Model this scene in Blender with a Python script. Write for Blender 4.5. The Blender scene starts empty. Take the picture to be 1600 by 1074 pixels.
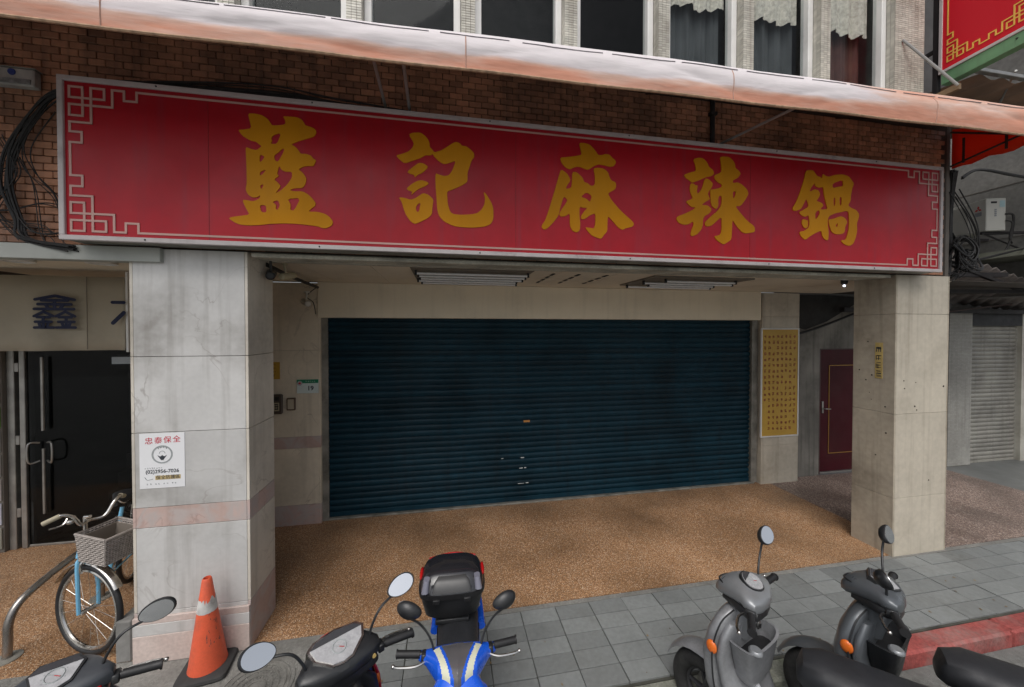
import bpy, bmesh, math, random
from mathutils import Vector, Matrix
R = math.radians
random.seed(7)
sc = bpy.context.scene
col = sc.collection

# ---------------------------------------------------------------- camera
cam = bpy.data.cameras.new('camera')
camo = bpy.data.objects.new('camera', cam)
col.objects.link(camo)
camo.matrix_world = Matrix(((0.98379, -0.00247, -0.17928, 0), (0.17927, 0.01395, 0.98370, 0), (0, 1, 0, 2.4), (0, 0, 0, 1)))
fw = Vector((0.17927, 0.98370, -0.01416)).normalized()
camo.matrix_world = Matrix.Translation((0, 0, 2.4)) @ fw.to_track_quat('-Z', 'Y').to_matrix().to_4x4()
cam.sensor_width = 36
cam.lens = 36 * 565 / 1600
cam.shift_y = -12 / 1600
cam.clip_start = 0.02
cam.clip_end = 500
sc.camera = camo

# ---------------------------------------------------------------- light
world = bpy.data.worlds.new('World')
sc.world = world
world.use_nodes = True
nt = world.node_tree
sky = nt.nodes.new('ShaderNodeTexSky')
sky.sky_type = 'NISHITA'
sky.sun_disc = False
SUN_EL, SUN_AZ = 57, 205
sky.sun_elevation = R(SUN_EL)
sky.sun_rotation = R(SUN_AZ)
sky.air_density = 1.0
sky.dust_density = 4.0
hs = nt.nodes.new('ShaderNodeHueSaturation')       # overcast: the cloud layer takes the blue out of the sky
hs.inputs['Saturation'].default_value = 0.32
bg = nt.nodes['Background']
bg.inputs['Strength'].default_value = 0.11
nt.links.new(sky.outputs[0], hs.inputs['Color'])
nt.links.new(hs.outputs[0], bg.inputs['Color'])
sun = bpy.data.lights.new('sun', 'SUN')
sun.energy = 0.9
sun.angle = R(45)
sun.color = (1, 0.97, 0.93)
suno = bpy.data.objects.new('sun', sun)
col.objects.link(suno)
sd = Vector((math.sin(R(SUN_AZ)) * math.cos(R(SUN_EL)), math.cos(R(SUN_AZ)) * math.cos(R(SUN_EL)), math.sin(R(SUN_EL))))
suno.rotation_euler = sd.to_track_quat('Z', 'Y').to_euler()
sc.view_settings.view_transform = 'Standard'
sc.view_settings.look = 'None'
sc.view_settings.exposure = 0.52
sc.view_settings.gamma = 1
sc.view_settings.use_curve_mapping = False

# ---------------------------------------------------------------- materials
MATS = {}
def srgb(r, g, b):
    f = lambda c: (c / 255 / 12.92) if c / 255 < 0.04045 else ((c / 255 + 0.055) / 1.055) ** 2.4
    return (f(r), f(g), f(b))

def M(name, c, rough=0.6, metal=0.0, var=0.12, vs=3.0, bump=0.0, bs=80.0, dirt=0.0, dcol=(0.05, 0.045, 0.035), ds=2.5, streak=0.0, rand=0.0, coat=0.0, spec=0.5, fine=0.0):
    """procedural material: base colour with broad and fine mottling, dirt patches, vertical streaks, per-piece variation, bump"""
    if name in MATS: return MATS[name]
    m = bpy.data.materials.new(name)
    m.use_nodes = True
    t = m.node_tree; N = t.nodes.new; L = t.links.new
    p = t.nodes['Principled BSDF']
    p.inputs['Roughness'].default_value = rough
    p.inputs['Metallic'].default_value = metal
    p.inputs['Coat Weight'].default_value = coat
    p.inputs['Specular IOR Level'].default_value = spec
    geo = N('ShaderNodeNewGeometry')
    def noise(scale, detail=3, vec=None):
        n = N('ShaderNodeTexNoise'); n.inputs['Scale'].default_value = scale; n.inputs['Detail'].default_value = detail
        L(vec or geo.outputs['Position'], n.inputs['Vector'])
        return n.outputs['Fac']
    def mr(src, a, b, c0, d):
        n = N('ShaderNodeMapRange'); L(src, n.inputs[0])
        for i, v in enumerate((a, b, c0, d)): n.inputs[i + 1].default_value = v
        return n.outputs[0]
    def mul(a, b):
        n = N('ShaderNodeMath'); n.operation = 'MULTIPLY'
        for i, v in enumerate((a, b)):
            if isinstance(v, (int, float)): n.inputs[i].default_value = v
            else: L(v, n.inputs[i])
        return n.outputs[0]
    v = mr(noise(vs), 0.3, 0.7, 1 - var, 1 + var)
    if fine: v = mul(v, mr(noise(vs * 14, 2), 0.3, 0.7, 1 - fine, 1 + fine))
    if rand:
        oi = N('ShaderNodeObjectInfo')
        a = N('ShaderNodeMath'); a.operation = 'ADD'
        L(oi.outputs['Random'], a.inputs[0]); L(geo.outputs['Random Per Island'], a.inputs[1])
        f = N('ShaderNodeMath'); f.operation = 'FRACT'; L(a.outputs[0], f.inputs[0])
        v = mul(v, mr(f.outputs[0], 0, 1, 1 - rand, 1 + rand))
    vm = N('ShaderNodeVectorMath'); vm.operation = 'SCALE'
    vm.inputs[0].default_value = c; L(v, vm.inputs['Scale'])
    out = vm.outputs[0]
    def mixc(fac, c2, out):
        mx = N('ShaderNodeMix'); mx.data_type = 'RGBA'
        L(fac, mx.inputs[0]); L(out, mx.inputs[6]); mx.inputs[7].default_value = (*c2, 1)
        return mx.outputs[2]
    if dirt:
        f = mul(mr(noise(ds, 6), 0.48, 0.72, 0, dirt), mr(noise(ds * 9, 3), 0.3, 0.7, 0.4, 1))
        out = mixc(f, dcol, out)
    if streak:
        mp = N('ShaderNodeMapping'); mp.inputs['Scale'].default_value = (9, 9, 0.5)
        L(geo.outputs['Position'], mp.inputs['Vector'])
        out = mixc(mr(noise(1.6, 4, mp.outputs[0]), 0.52, 0.75, 0, streak), dcol, out)
    L(out, p.inputs['Base Color'])
    L(mr(noise(vs * 3, 4), 0.3, 0.7, max(rough - 0.09, 0.02), min(rough + 0.09, 1)), p.inputs['Roughness'])
    if bump:
        b = N('ShaderNodeBump'); b.inputs['Strength'].default_value = bump; b.inputs['Distance'].default_value = 0.01
        L(noise(bs, 4), b.inputs['Height']); L(b.outputs[0], p.inputs['Normal'])
    MATS[name] = m
    return m

def stone_mat(name, c, vein, pinkish=None, vs=2.0, soil=0.35):
    m = M(name, c, rough=0.42, var=0.09, vs=2.3, bump=0.04, bs=60, dirt=soil * 0.9, ds=1.9, streak=soil * 0.55, dcol=(0.13, 0.11, 0.085), rand=0.06, fine=0.03)
    t = m.node_tree; N = t.nodes.new; L = t.links.new; p = t.nodes['Principled BSDF']
    src = p.inputs['Base Color'].links[0].from_socket
    geo = N('ShaderNodeNewGeometry')
    def ridged(sc_, lo, w):
        w1 = N('ShaderNodeTexNoise'); w1.inputs['Scale'].default_value = sc_; w1.inputs['Detail'].default_value = 5; w1.inputs['Distortion'].default_value = 0.9
        L(geo.outputs['Position'], w1.inputs['Vector'])
        s = N('ShaderNodeMath'); s.operation = 'SUBTRACT'; s.inputs[1].default_value = lo; L(w1.outputs['Fac'], s.inputs[0])
        a = N('ShaderNodeMath'); a.operation = 'ABSOLUTE'; L(s.outputs[0], a.inputs[0])
        r = N('ShaderNodeMapRange'); L(a.outputs[0], r.inputs[0])
        r.inputs[1].default_value = 0; r.inputs[2].default_value = w; r.inputs[3].default_value = 1; r.inputs[4].default_value = 0
        return r.outputs[0]
    g = N('ShaderNodeTexNoise'); g.inputs['Scale'].default_value = 2.2; L(geo.outputs['Position'], g.inputs['Vector'])
    gr = N('ShaderNodeMapRange'); L(g.outputs['Fac'], gr.inputs[0]); gr.inputs[1].default_value = 0.45; gr.inputs[2].default_value = 0.65; gr.inputs[3].default_value = 0; gr.inputs[4].default_value = 0.6
    mm = N('ShaderNodeMath'); mm.operation = 'MULTIPLY'; L(ridged(vs, 0.5, 0.012), mm.inputs[0]); L(gr.outputs[0], mm.inputs[1])
    mx = N('ShaderNodeMix'); mx.data_type = 'RGBA'; L(mm.outputs[0], mx.inputs[0]); L(src, mx.inputs[6]); mx.inputs[7].default_value = (*vein, 1)
    out = mx.outputs[2]
    if pinkish:
        m2 = N('ShaderNodeMix'); m2.data_type = 'RGBA'; L(ridged(3.5, 0.52, 0.09), m2.inputs[0]); L(out, m2.inputs[6]); m2.inputs[7].default_value = (*pinkish, 1)
        out = m2.outputs[2]
    L(out, p.inputs['Base Color'])
    return m

def terrazzo(name, c1, c2, c3, scale=95.0, rough=0.5):
    m = bpy.data.materials.new(name); m.use_nodes = True
    t = m.node_tree; N = t.nodes.new; L = t.links.new; p = t.nodes['Principled BSDF']
    geo = N('ShaderNodeNewGeometry')
    vo = N('ShaderNodeTexVoronoi'); vo.inputs['Scale'].default_value = scale; L(geo.outputs['Position'], vo.inputs['Vector'])
    sep = N('ShaderNodeSeparateColor'); L(vo.outputs['Color'], sep.inputs[0])
    cr = N('ShaderNodeValToRGB'); L(sep.outputs[0], cr.inputs[0])
    e = cr.color_ramp.elements
    e[0].position = 0; e[0].color = (*[x * 0.7 for x in c1], 1)
    e[1].position = 1; e[1].color = (*c3, 1)
    for pos, c in ((0.3, c1), (0.62, c2), (0.82, [x * 1.25 for x in c2]), (0.93, c3)):
        n = e.new(pos); n.color = (*c, 1)
    cr.color_ramp.interpolation = 'CONSTANT'
    big = N('ShaderNodeTexNoise'); big.inputs['Scale'].default_value = 1.3; big.inputs['Detail'].default_value = 5; L(geo.outputs['Position'], big.inputs['Vector'])
    mr = N('ShaderNodeMapRange'); L(big.outputs['Fac'], mr.inputs[0]); mr.inputs[1].default_value = 0.3; mr.inputs[2].default_value = 0.7; mr.inputs[3].default_value = 0.62; mr.inputs[4].default_value = 1.25
    ed = N('ShaderNodeMapRange'); L(vo.outputs['Distance'], ed.inputs[0]); ed.inputs[1].default_value = 0.35; ed.inputs[2].default_value = 0.75; ed.inputs[3].default_value = 1; ed.inputs[4].default_value = 0.75
    mu = N('ShaderNodeMath'); mu.operation = 'MULTIPLY'; L(mr.outputs[0], mu.inputs[0]); L(ed.outputs[0], mu.inputs[1])
    vm = N('ShaderNodeVectorMath'); vm.operation = 'SCALE'; L(cr.outputs[0], vm.inputs[0]); L(mu.outputs[0], vm.inputs['Scale'])
    L(vm.outputs[0], p.inputs['Base Color'])
    rr = N('ShaderNodeMapRange'); L(big.outputs['Fac'], rr.inputs[0]); rr.inputs[1].default_value = 0.35; rr.inputs[2].default_value = 0.65; rr.inputs[3].default_value = rough - 0.12; rr.inputs[4].default_value = rough + 0.15
    L(rr.outputs[0], p.inputs['Roughness'])
    b = N('ShaderNodeBump'); b.inputs['Strength'].default_value = 0.35; b.inputs['Distance'].default_value = 0.003; b.invert = True
    L(vo.outputs['Distance'], b.inputs['Height']); L(b.outputs[0], p.inputs['Normal'])
    MATS[name] = m
    return m

def glass_mat(name, c, rough=0.03):
    m = M(name, c, rough=rough, var=0.05, spec=0.8, vs=0.7)
    return m

# ---------------------------------------------------------------- geometry helpers
class MB:
    def __init__(s, X=None):
        s.v = []; s.f = []; s.X = X; s.mi = []; s.cur = 0
    def add(s, vs, fs):
        o = len(s.v)
        s.v += [tuple(s.X @ Vector(p)) if s.X else tuple(p) for p in vs]
        s.f += [tuple(o + i for i in f) for f in fs]
        s.mi += [s.cur] * len(fs)
        return s
    def box(s, x0, y0, z0, x1, y1, z1, b=0.0):
        if b <= 0:
            return s.add([(x, y, z) for x in (x0, x1) for y in (y0, y1) for z in (z0, z1)],
                  [(0, 1, 3, 2), (4, 6, 7, 5), (0, 4, 5, 1), (2, 3, 7, 6), (0, 2, 6, 4), (1, 5, 7, 3)])
        vs = []; idx = {}
        for i, x in enumerate((x0, x1)):
            for j, y in enumerate((y0, y1)):
                for k, z in enumerate((z0, z1)):
                    sx, sy, sz = 1 - 2 * i, 1 - 2 * j, 1 - 2 * k
                    for ax, p in enumerate(((x, y + sy * b, z + sz * b), (x + sx * b, y, z + sz * b), (x + sx * b, y + sy * b, z))):
                        idx[(i, j, k, ax)] = len(vs); vs.append(p)
        I = lambda i, j, k, a: idx[(i, j, k, a)]
        fs = []
        for i in (0, 1): fs.append((I(i, 0, 0, 0), I(i, 0, 1, 0), I(i, 1, 1, 0), I(i, 1, 0, 0)))
        for j in (0, 1): fs.append((I(0, j, 0, 1), I(0, j, 1, 1), I(1, j, 1, 1), I(1, j, 0, 1)))
        for k in (0, 1): fs.append((I(0, 0, k, 2), I(0, 1, k, 2), I(1, 1, k, 2), I(1, 0, k, 2)))
        for i in (0, 1):
            for j in (0, 1): fs.append((I(i, j, 0, 0), I(i, j, 1, 0), I(i, j, 1, 1), I(i, j, 0, 1)))
            for k in (0, 1): fs.append((I(i, 0, k, 0), I(i, 1, k, 0), I(i, 1, k, 2), I(i, 0, k, 2)))
        for j in (0, 1):
            for k in (0, 1): fs.append((I(0, j, k, 1), I(1, j, k, 1), I(1, j, k, 2), I(0, j, k, 2)))
        for i in (0, 1):
            for j in (0, 1):
                for k in (0, 1): fs.append((I(i, j, k, 0), I(i, j, k, 1), I(i, j, k, 2)))
        return s.add(vs, fs)
    def rings(s, rings, cap=True, closed=True):
        n = len(rings[0]); vs = [p for r in rings for p in r]; fs = []
        for a in range(len(rings) - 1):
            for i in range(n if closed else n - 1):
                j = (i + 1) % n
                fs.append((a * n + i, a * n + j, (a + 1) * n + j, (a + 1) * n + i))
        if cap and closed:
            fs.append(tuple(range(n - 1, -1, -1))); o = (len(rings) - 1) * n; fs.append(tuple(range(o, o + n)))
        return s.add(vs, fs)
    def tube(s, pts, r, n=8, cap=True):
        pts = [Vector(p) for p in pts]; rr = r if isinstance(r, (list, tuple)) else [r] * len(pts)
        rings = []; up = None
        for i, p in enumerate(pts):
            d = (pts[min(i + 1, len(pts) - 1)] - pts[max(i - 1, 0)]).normalized()
            if up is None:
                a = Vector((0, 0, 1)) if abs(d.z) < 0.9 else Vector((1, 0, 0)); u = d.cross(a).normalized()
            else: u = (up - d * up.dot(d)).normalized()
            up = u; w = d.cross(u)
            rings.append([p + (u * math.cos(2 * math.pi * k / n) + w * math.sin(2 * math.pi * k / n)) * rr[i] for k in range(n)])
        return s.rings(rings, cap)
    def lathe(s, prof, c=(0, 0, 0), ax='z', n=24, cap=True):
        rings = []
        for r, h in prof:
            ring = []
            for k in range(n):
                a = 2 * math.pi * k / n; x, y = r * math.cos(a), r * math.sin(a)
                p = (x, y, h) if ax == 'z' else ((h, x, y) if ax == 'x' else (x, h, y))
                ring.append((p[0] + c[0], p[1] + c[1], p[2] + c[2]))
            rings.append(ring)
        return s.rings(rings, cap)
    def torus(s, R0, r, c=(0, 0, 0), ax='x', n=32, m=10, sq=1.0):
        rings = []
        for k in range(n + 1):
            a = 2 * math.pi * k / n; ring = []
            for j in range(m):
                b = 2 * math.pi * j / m; rad = R0 + r * math.cos(b) * sq; h = r * math.sin(b)
                x, y = rad * math.cos(a), rad * math.sin(a)
                p = (h, x, y) if ax == 'x' else ((x, y, h) if ax == 'z' else (x, h, y))
                ring.append((p[0] + c[0], p[1] + c[1], p[2] + c[2]))
            rings.append(ring)
        return s.rings(rings, False)
    def loft(s, secs, axis='y', n=20, e=2.6):
        """secs: (t, cx, cz, rx, rz[, e]) superellipse sections along an axis ('y': x/z plane, 'z': x/y plane, 'x': y/z plane)"""
        rings = []
        for q in secs:
            t, a, b, ra, rb = q[:5]; ee = q[5] if len(q) > 5 else e; ring = []
            for k in range(n):
                th = 2 * math.pi * (k + 0.5) / n; cs, sn = math.cos(th), math.sin(th)
                u = a + ra * math.copysign(abs(cs) ** (2 / ee), cs); w = b + rb * math.copysign(abs(sn) ** (2 / ee), sn)
                ring.append((u, t, w) if axis == 'y' else ((u, w, t) if axis == 'z' else (t, u, w)))
            rings.append(ring)
        return s.rings(rings)
    def ell(s, c, r, n=16, m=10, Mx=None):
        rings = []
        for j in range(m + 1):
            ph = -math.pi / 2 + math.pi * j / m; cr = max(math.cos(ph), 0.02)
            ring = []
            for k in range(n):
                p = Vector((r[0] * cr * math.cos(2 * math.pi * k / n), r[1] * cr * math.sin(2 * math.pi * k / n), r[2] * math.sin(ph)))
                if Mx: p = Mx @ p
                ring.append(p + Vector(c))
            rings.append(ring)
        return s.rings(rings)
    def prism(s, poly, y0, y1, ax='y'):
        n = len(poly)
        P = lambda p, t: (p[0], t, p[1]) if ax == 'y' else ((t, p[0], p[1]) if ax == 'x' else (p[0], p[1], t))
        return s.add([P(p, y0) for p in poly] + [P(p, y1) for p in poly],
                     [tuple(range(n)), tuple(range(2 * n - 1, n - 1, -1))] + [(i, (i + 1) % n + 0, (i + 1) % n + n, i + n) for i in range(n)])
    def mesh(s, name, mats, smooth=False):
        me = bpy.data.meshes.new(name); me.from_pydata(s.v, [], s.f)
        mats = mats if isinstance(mats, (list, tuple)) else [mats]
        for m in mats: me.materials.append(m)
        bm = bmesh.new(); bm.from_mesh(me); bmesh.ops.recalc_face_normals(bm, faces=bm.faces); bm.to_mesh(me); bm.free()
        if len(mats) > 1: me.polygons.foreach_set('material_index', s.mi)
        if smooth:
            me.polygons.foreach_set('use_smooth', [True] * len(me.polygons))
            me.set_sharp_from_angle(angle=R(smooth if smooth is not True else 40))
        return me

def put(me, name, parent=None, loc=(0, 0, 0), rot=(0, 0, 0)):
    o = bpy.data.objects.new(name, me); col.objects.link(o); o.location = loc; o.rotation_euler = rot
    if parent: o.parent = parent
    return o
def obj(name, mb, mat, parent=None, smooth=False, loc=(0, 0, 0), rot=(0, 0, 0)):
    return put(mb.mesh(name, mat, smooth), name, parent, loc, rot)
def tag(o, label=None, cat=None, group=None, kind=None):
    if label: o['label'] = label
    if cat: o['category'] = cat
    if group: o['group'] = group
    if kind: o['kind'] = kind
    return o
def thing(name, label, cat, loc=(0, 0, 0), rz=0, group=None):
    o = bpy.data.objects.new(name, None); col.objects.link(o); o.location = loc; o.rotation_euler = (0, 0, rz)
    o.empty_display_size = 0.1
    return tag(o, label, cat, group)
def clone(o, parent=None):
    c = o.copy(); col.objects.link(c)
    if parent: c.parent = parent
    for ch in list(o.children): clone(ch, c)
    return c

def curve_mesh(name, polys, depth, mat, y, smooth_it=1):
    """filled outlines (even-odd holes) in the XZ plane facing -Y, real thickness"""
    cu = bpy.data.curves.new(name, 'CURVE'); cu.dimensions = '2D'; cu.fill_mode = 'BOTH'; cu.extrude = depth / 2
    for pl in polys:
        for _ in range(smooth_it):
            q = []
            for i in range(len(pl)):
                a, b = pl[i], pl[(i + 1) % len(pl)]
                q += [(a[0] * .8 + b[0] * .2, a[1] * .8 + b[1] * .2), (a[0] * .2 + b[0] * .8, a[1] * .2 + b[1] * .8)]
            pl = q
        sp = cu.splines.new('POLY'); sp.points.add(len(pl) - 1); sp.use_cyclic_u = True
        for i, p in enumerate(pl): sp.points[i].co = (p[0], p[1], 0, 1)
    return bake(cu, name, mat, Matrix.Translation((0, y, 0)) @ Matrix.Rotation(R(90), 4, 'X'))
def bake(cu, name, mat, X):
    tmp = bpy.data.objects.new('tmp', cu); col.objects.link(tmp)
    dg = bpy.context.evaluated_depsgraph_get(); dg.update()
    me = bpy.data.meshes.new_from_object(tmp.evaluated_get(dg), depsgraph=dg)
    bpy.data.objects.remove(tmp); me.transform(X); me.name = name
    me.materials.clear(); me.materials.append(mat)
    return me
def text_mesh(body, size, mat, X, depth=0.002, bold=0.0, sx=1.0, align='CENTER', name='lettering'):
    cu = bpy.data.curves.new(name, 'FONT'); cu.body = body; cu.size = size; cu.extrude = depth / 2; cu.offset = bold; cu.align_x = align; cu.align_y = 'CENTER'; cu.resolution_u = 3
    return bake(cu, name, mat, X @ Matrix.Diagonal((sx, 1, 1, 1)))
FACE = Matrix.Rotation(R(90), 4, 'X')        # text facing -Y

def smooth_path(pts, k=6):
    """Catmull-Rom"""
    pts = [Vector(p) for p in pts]; out = []
    for i in range(len(pts) - 1):
        p0, p1, p2, p3 = pts[max(i - 1, 0)], pts[i], pts[i + 1], pts[min(i + 2, len(pts) - 1)]
        for j in range(k):
            t = j / k
            out.append(0.5 * ((2 * p1) + (p2 - p0) * t + (2 * p0 - 5 * p1 + 4 * p2 - p3) * t * t + (3 * p1 - p0 - 3 * p2 + p3) * t ** 3))
    return out + [pts[-1]]

# ---------------------------------------------------------------- palette
brickm = M('brown_brick_tile', (0.36, 0.17, 0.095), rough=0.6, var=0.3, vs=1.6, bump=0.25, bs=90, dirt=0.75, dcol=(0.035, 0.026, 0.02), ds=1.4, streak=0.5, rand=0.3, fine=0.12)
mortar = M('dark_mortar', (0.05, 0.038, 0.03), rough=0.9, bump=0.4)
stone = stone_mat('pale_grey_marble', (0.53, 0.52, 0.505), (0.27, 0.24, 0.22), soil=0.6)
stone_side = stone_mat('cream_marble', (0.62, 0.57, 0.49), (0.30, 0.26, 0.22), soil=0.5)
pink = stone_mat('pink_marble', (0.48, 0.35, 0.31), (0.30, 0.2, 0.18), pinkish=(0.45, 0.39, 0.37))
beige = M('beige_stone_panel', (0.50, 0.45, 0.365), rough=0.6, var=0.1, vs=1.5, bump=0.06, dirt=0.55, ds=1.7, dcol=(0.2, 0.165, 0.12), streak=0.4, rand=0.05, fine=0.06)
joint = M('panel_joint', (0.13, 0.115, 0.1), rough=0.9)
concrete = M('grey_concrete', (0.2, 0.195, 0.185), rough=0.85, var=0.25, vs=1.3, bump=0.3, bs=50, dirt=0.6, dcol=(0.07, 0.068, 0.06), fine=0.12)
darkwall = M('grimy_plaster', (0.17, 0.16, 0.14), rough=0.85, var=0.35, vs=1.5, bump=0.3, dirt=0.9, dcol=(0.03, 0.028, 0.024), ds=1.6, streak=0.6)
cream = M('cream_panel', (0.76, 0.68, 0.53), rough=0.6, var=0.04, vs=1.0, dirt=0.12, streak=0.1)
ceilm = M('ceiling_board', (0.68, 0.61, 0.49), rough=0.7, var=0.07, vs=0.9, dirt=0.25, dcol=(0.25, 0.2, 0.14))
shutm = M('dark_blue_slat', (0.004, 0.027, 0.043), rough=0.5, var=0.4, vs=1.3, dirt=0.5, dcol=(0.010, 0.012, 0.014), ds=1.3, streak=0.4, spec=0.2, rand=0.2, fine=0.1)
steel = M('dull_steel', (0.36, 0.35, 0.33), rough=0.4, metal=0.8, var=0.2, vs=8)
galv = M('grimy_metal', (0.25, 0.24, 0.21), rough=0.55, metal=0.35, var=0.3, vs=6, dirt=0.6, dcol=(0.04, 0.035, 0.025), ds=5)
alu = M('anodised_frame', (0.30, 0.27, 0.22), rough=0.45, metal=0.3, var=0.2, vs=5, dirt=0.4)
black = M('black_rubber', (0.012, 0.012, 0.013), rough=0.55, var=0.2, vs=12)
blackp = M('black_plastic', (0.016, 0.017, 0.019), rough=0.38, var=0.2, vs=9, bump=0.05, bs=300, dirt=0.25, dcol=(0.06, 0.058, 0.05), ds=9)
seatm = M('black_vinyl', (0.020, 0.021, 0.024), rough=0.5, var=0.15, vs=8, bump=0.15, bs=420)
cablem = M('black_cable', (0.014, 0.013, 0.013), rough=0.6, var=0.3, vs=20)
redface = M('red_sign_face', (0.37, 0.004, 0.013), rough=0.42, spec=0.3, var=0.14, vs=0.8, dirt=0.3, dcol=(0.22, 0.03, 0.05), ds=1.1, streak=0.35, fine=0.05, bump=0.06, bs=2.5)
redface2 = M('bright_red_sign_face', (0.56, 0.010, 0.022), rough=0.45, spec=0.3, var=0.06, vs=1.1)
gold = M('gold_lettering', (0.50, 0.21, 0.004), rough=0.55, spec=0.15, var=0.14, vs=1.5, streak=0.12, dcol=(0.3, 0.1, 0.01))
fretm = M('pale_pink_line', (0.50, 0.30, 0.26), rough=0.5, var=0.12, vs=3)
fret2 = M('yellow_line', (0.70, 0.42, 0.08), rough=0.5, var=0.08)
trim = M('white_sign_trim', (0.50, 0.455, 0.45), rough=0.5, var=0.12, vs=4, dirt=0.55, dcol=(0.07, 0.05, 0.05), ds=4)
white = M('white_paint', (0.70, 0.69, 0.67), rough=0.5, var=0.06, vs=4, dirt=0.25, dcol=(0.25, 0.23, 0.2))
tubem = M('white_lamp_tube', (0.8, 0.8, 0.8), rough=0.25, var=0.02)
tilem = M('small_white_tile', (0.50, 0.48, 0.42), rough=0.4, var=0.15, vs=2.5, dirt=0.55, dcol=(0.16, 0.13, 0.09), ds=2.2, streak=0.45, rand=0.16)
grout = M('tile_grout', (0.13, 0.12, 0.1), rough=0.9)
paneg = glass_mat('dark_window_glass', (0.018, 0.019, 0.022))
paver = M('grey_paving_tile', (0.185, 0.195, 0.192), rough=0.75, var=0.16, vs=2.2, bump=0.25, bs=160, dirt=0.65, dcol=(0.085, 0.083, 0.075), ds=2.2, rand=0.16, fine=0.08)
pjoint = M('dirty_joint', (0.055, 0.055, 0.045), rough=0.95, var=0.4, vs=7)
asph = M('worn_road', (0.17, 0.175, 0.165), rough=0.6, var=0.25, vs=1.7, bump=0.7, bs=220, dirt=0.5, dcol=(0.07, 0.075, 0.06), ds=2.5, fine=0.2)
patch = M('concrete_screed', (0.20, 0.195, 0.18), rough=0.7, var=0.25, vs=3.5, bump=0.5, bs=120, dirt=0.6, dcol=(0.09, 0.085, 0.07), ds=4, fine=0.15)
kerbm = M('mossy_kerb', (0.21, 0.215, 0.18), rough=0.85, var=0.3, vs=5, bump=0.5, bs=90, dirt=0.8, dcol=(0.055, 0.075, 0.03), ds=6, fine=0.2)
kerbred = M('worn_red_kerb_paint', (0.28, 0.06, 0.052), rough=0.75, var=0.25, vs=3, bump=0.5, bs=90, dirt=1.0, dcol=(0.26, 0.2, 0.18), ds=3.5, fine=0.25)
agg = terrazzo('brown_pebble_wash', (0.31, 0.16, 0.075), (0.47, 0.28, 0.15), (0.66, 0.55, 0.42), 185)
agg2 = terrazzo('pinkish_grey_terrazzo', (0.20, 0.14, 0.115), (0.33, 0.25, 0.21), (0.50, 0.43, 0.38), 110)
slab = M('grey_floor_slab', (0.15, 0.155, 0.15), rough=0.5, var=0.2, vs=1.2, dirt=0.4)

# ---------------------------------------------------------------- ground
tag(obj('ground', MB().box(-60, -60, -0.62, 60, 60, -0.14), concrete), kind='structure')
tag(obj('road', MB().box(-40, -14, -0.16, 40, 2.082, -0.12), asph), kind='structure')
pv = bpy.data.objects.new('pavement', None); col.objects.link(pv); tag(pv, kind='structure')
obj('pavement_bed', MB().box(-0.62, 2.235, -0.13, 14, 2.995, -0.014), pjoint, pv)
tiles = [MB().box(-0.150, -0.0715, -0.03, 0.150, 0.0715, 0, 0.0015).mesh('paving_tile', paver),
         MB().box(-0.1525, -0.0570, -0.02, 0.1525, 0.0570, 0, 0.004).mesh('paving_tile', paver)]
rng = random.Random(3)
for i in range(27):
    x = -0.465 + i * 0.3065 + 0.01
    for j in range(5):
        y = 2.925 - j * 0.1495
        if j == 0: y = 2.925
        o = put(tiles[0], 'paving_tile', pv, (x + rng.uniform(-.001, .001), y - 0.002 + rng.uniform(-.001, .001), rng.uniform(-0.003, 0.002)), (rng.uniform(-.006, .006), rng.uniform(-.006, .006), rng.uniform(-.006, .006)))
kb = bpy.data.objects.new('kerb', None); col.objects.link(kb); tag(kb, kind='structure')
for i in range(14):
    x0 = -4.65 + i * 1.3; x1 = x0 + 1.294
    red = x0 > 3.1
    obj('kerb_stone', MB().box(x0, 2.085, -0.30, x1, 2.233, rng.uniform(-0.004, 0.002), 0.016), kerbred if red else kerbm, kb, smooth=30)
tag(obj('concrete_strip', MB().box(-8, 2.237, -0.12, -0.625, 3.2, -0.003), patch), kind='structure')
tag(obj('edging_strip', MB().box(-0.62, 2.999, -0.12, 14, 3.045, -0.002), patch), kind='structure')
tag(obj('arcade_floor', MB().box(-8, 3.05, -0.12, 5.0, 4.96, 0.0), agg), kind='structure')
tag(obj('side_floor', MB().box(5.003, 3.049, -0.12, 8.497, 4.965, -0.001), agg2), kind='structure')
tag(obj('far_floor', MB().box(8.5, 3.051, -0.12, 16, 4.965, -0.002), slab), kind='structure')
# manhole
mh = thing('manhole_cover', 'round worn manhole cover with ribbed rings set in the concrete beside the traffic cone', 'manhole', (-1.27, 2.66, -0.003))
obj('rim', MB().lathe([(0.235, -0.03), (0.235, 0.006), (0.212, 0.006), (0.212, -0.03)], n=40, cap=False), patch, mh)
mhm = M('worn_cover', (0.17, 0.165, 0.15), rough=0.8, var=0.3, vs=8, bump=0.5, bs=120, dirt=0.5)
obj('lid', MB().lathe([(0.21, -0.03), (0.21, 0.004)], n=40), mhm, mh)
stm = MB()
for r_ in (0.185, 0.145, 0.105, 0.065): stm.lathe([(r_, 0.003), (r_, 0.009), (r_ - 0.016, 0.009), (r_ - 0.016, 0.003)], n=36, cap=False)
for k in range(24):
    a = k * math.pi / 12
    stm.tube([(0.07 * math.cos(a), 0.07 * math.sin(a), 0.005), (0.18 * math.cos(a), 0.18 * math.sin(a), 0.005)], 0.004, 4)
obj('rib', stm, mhm, mh)

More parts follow.
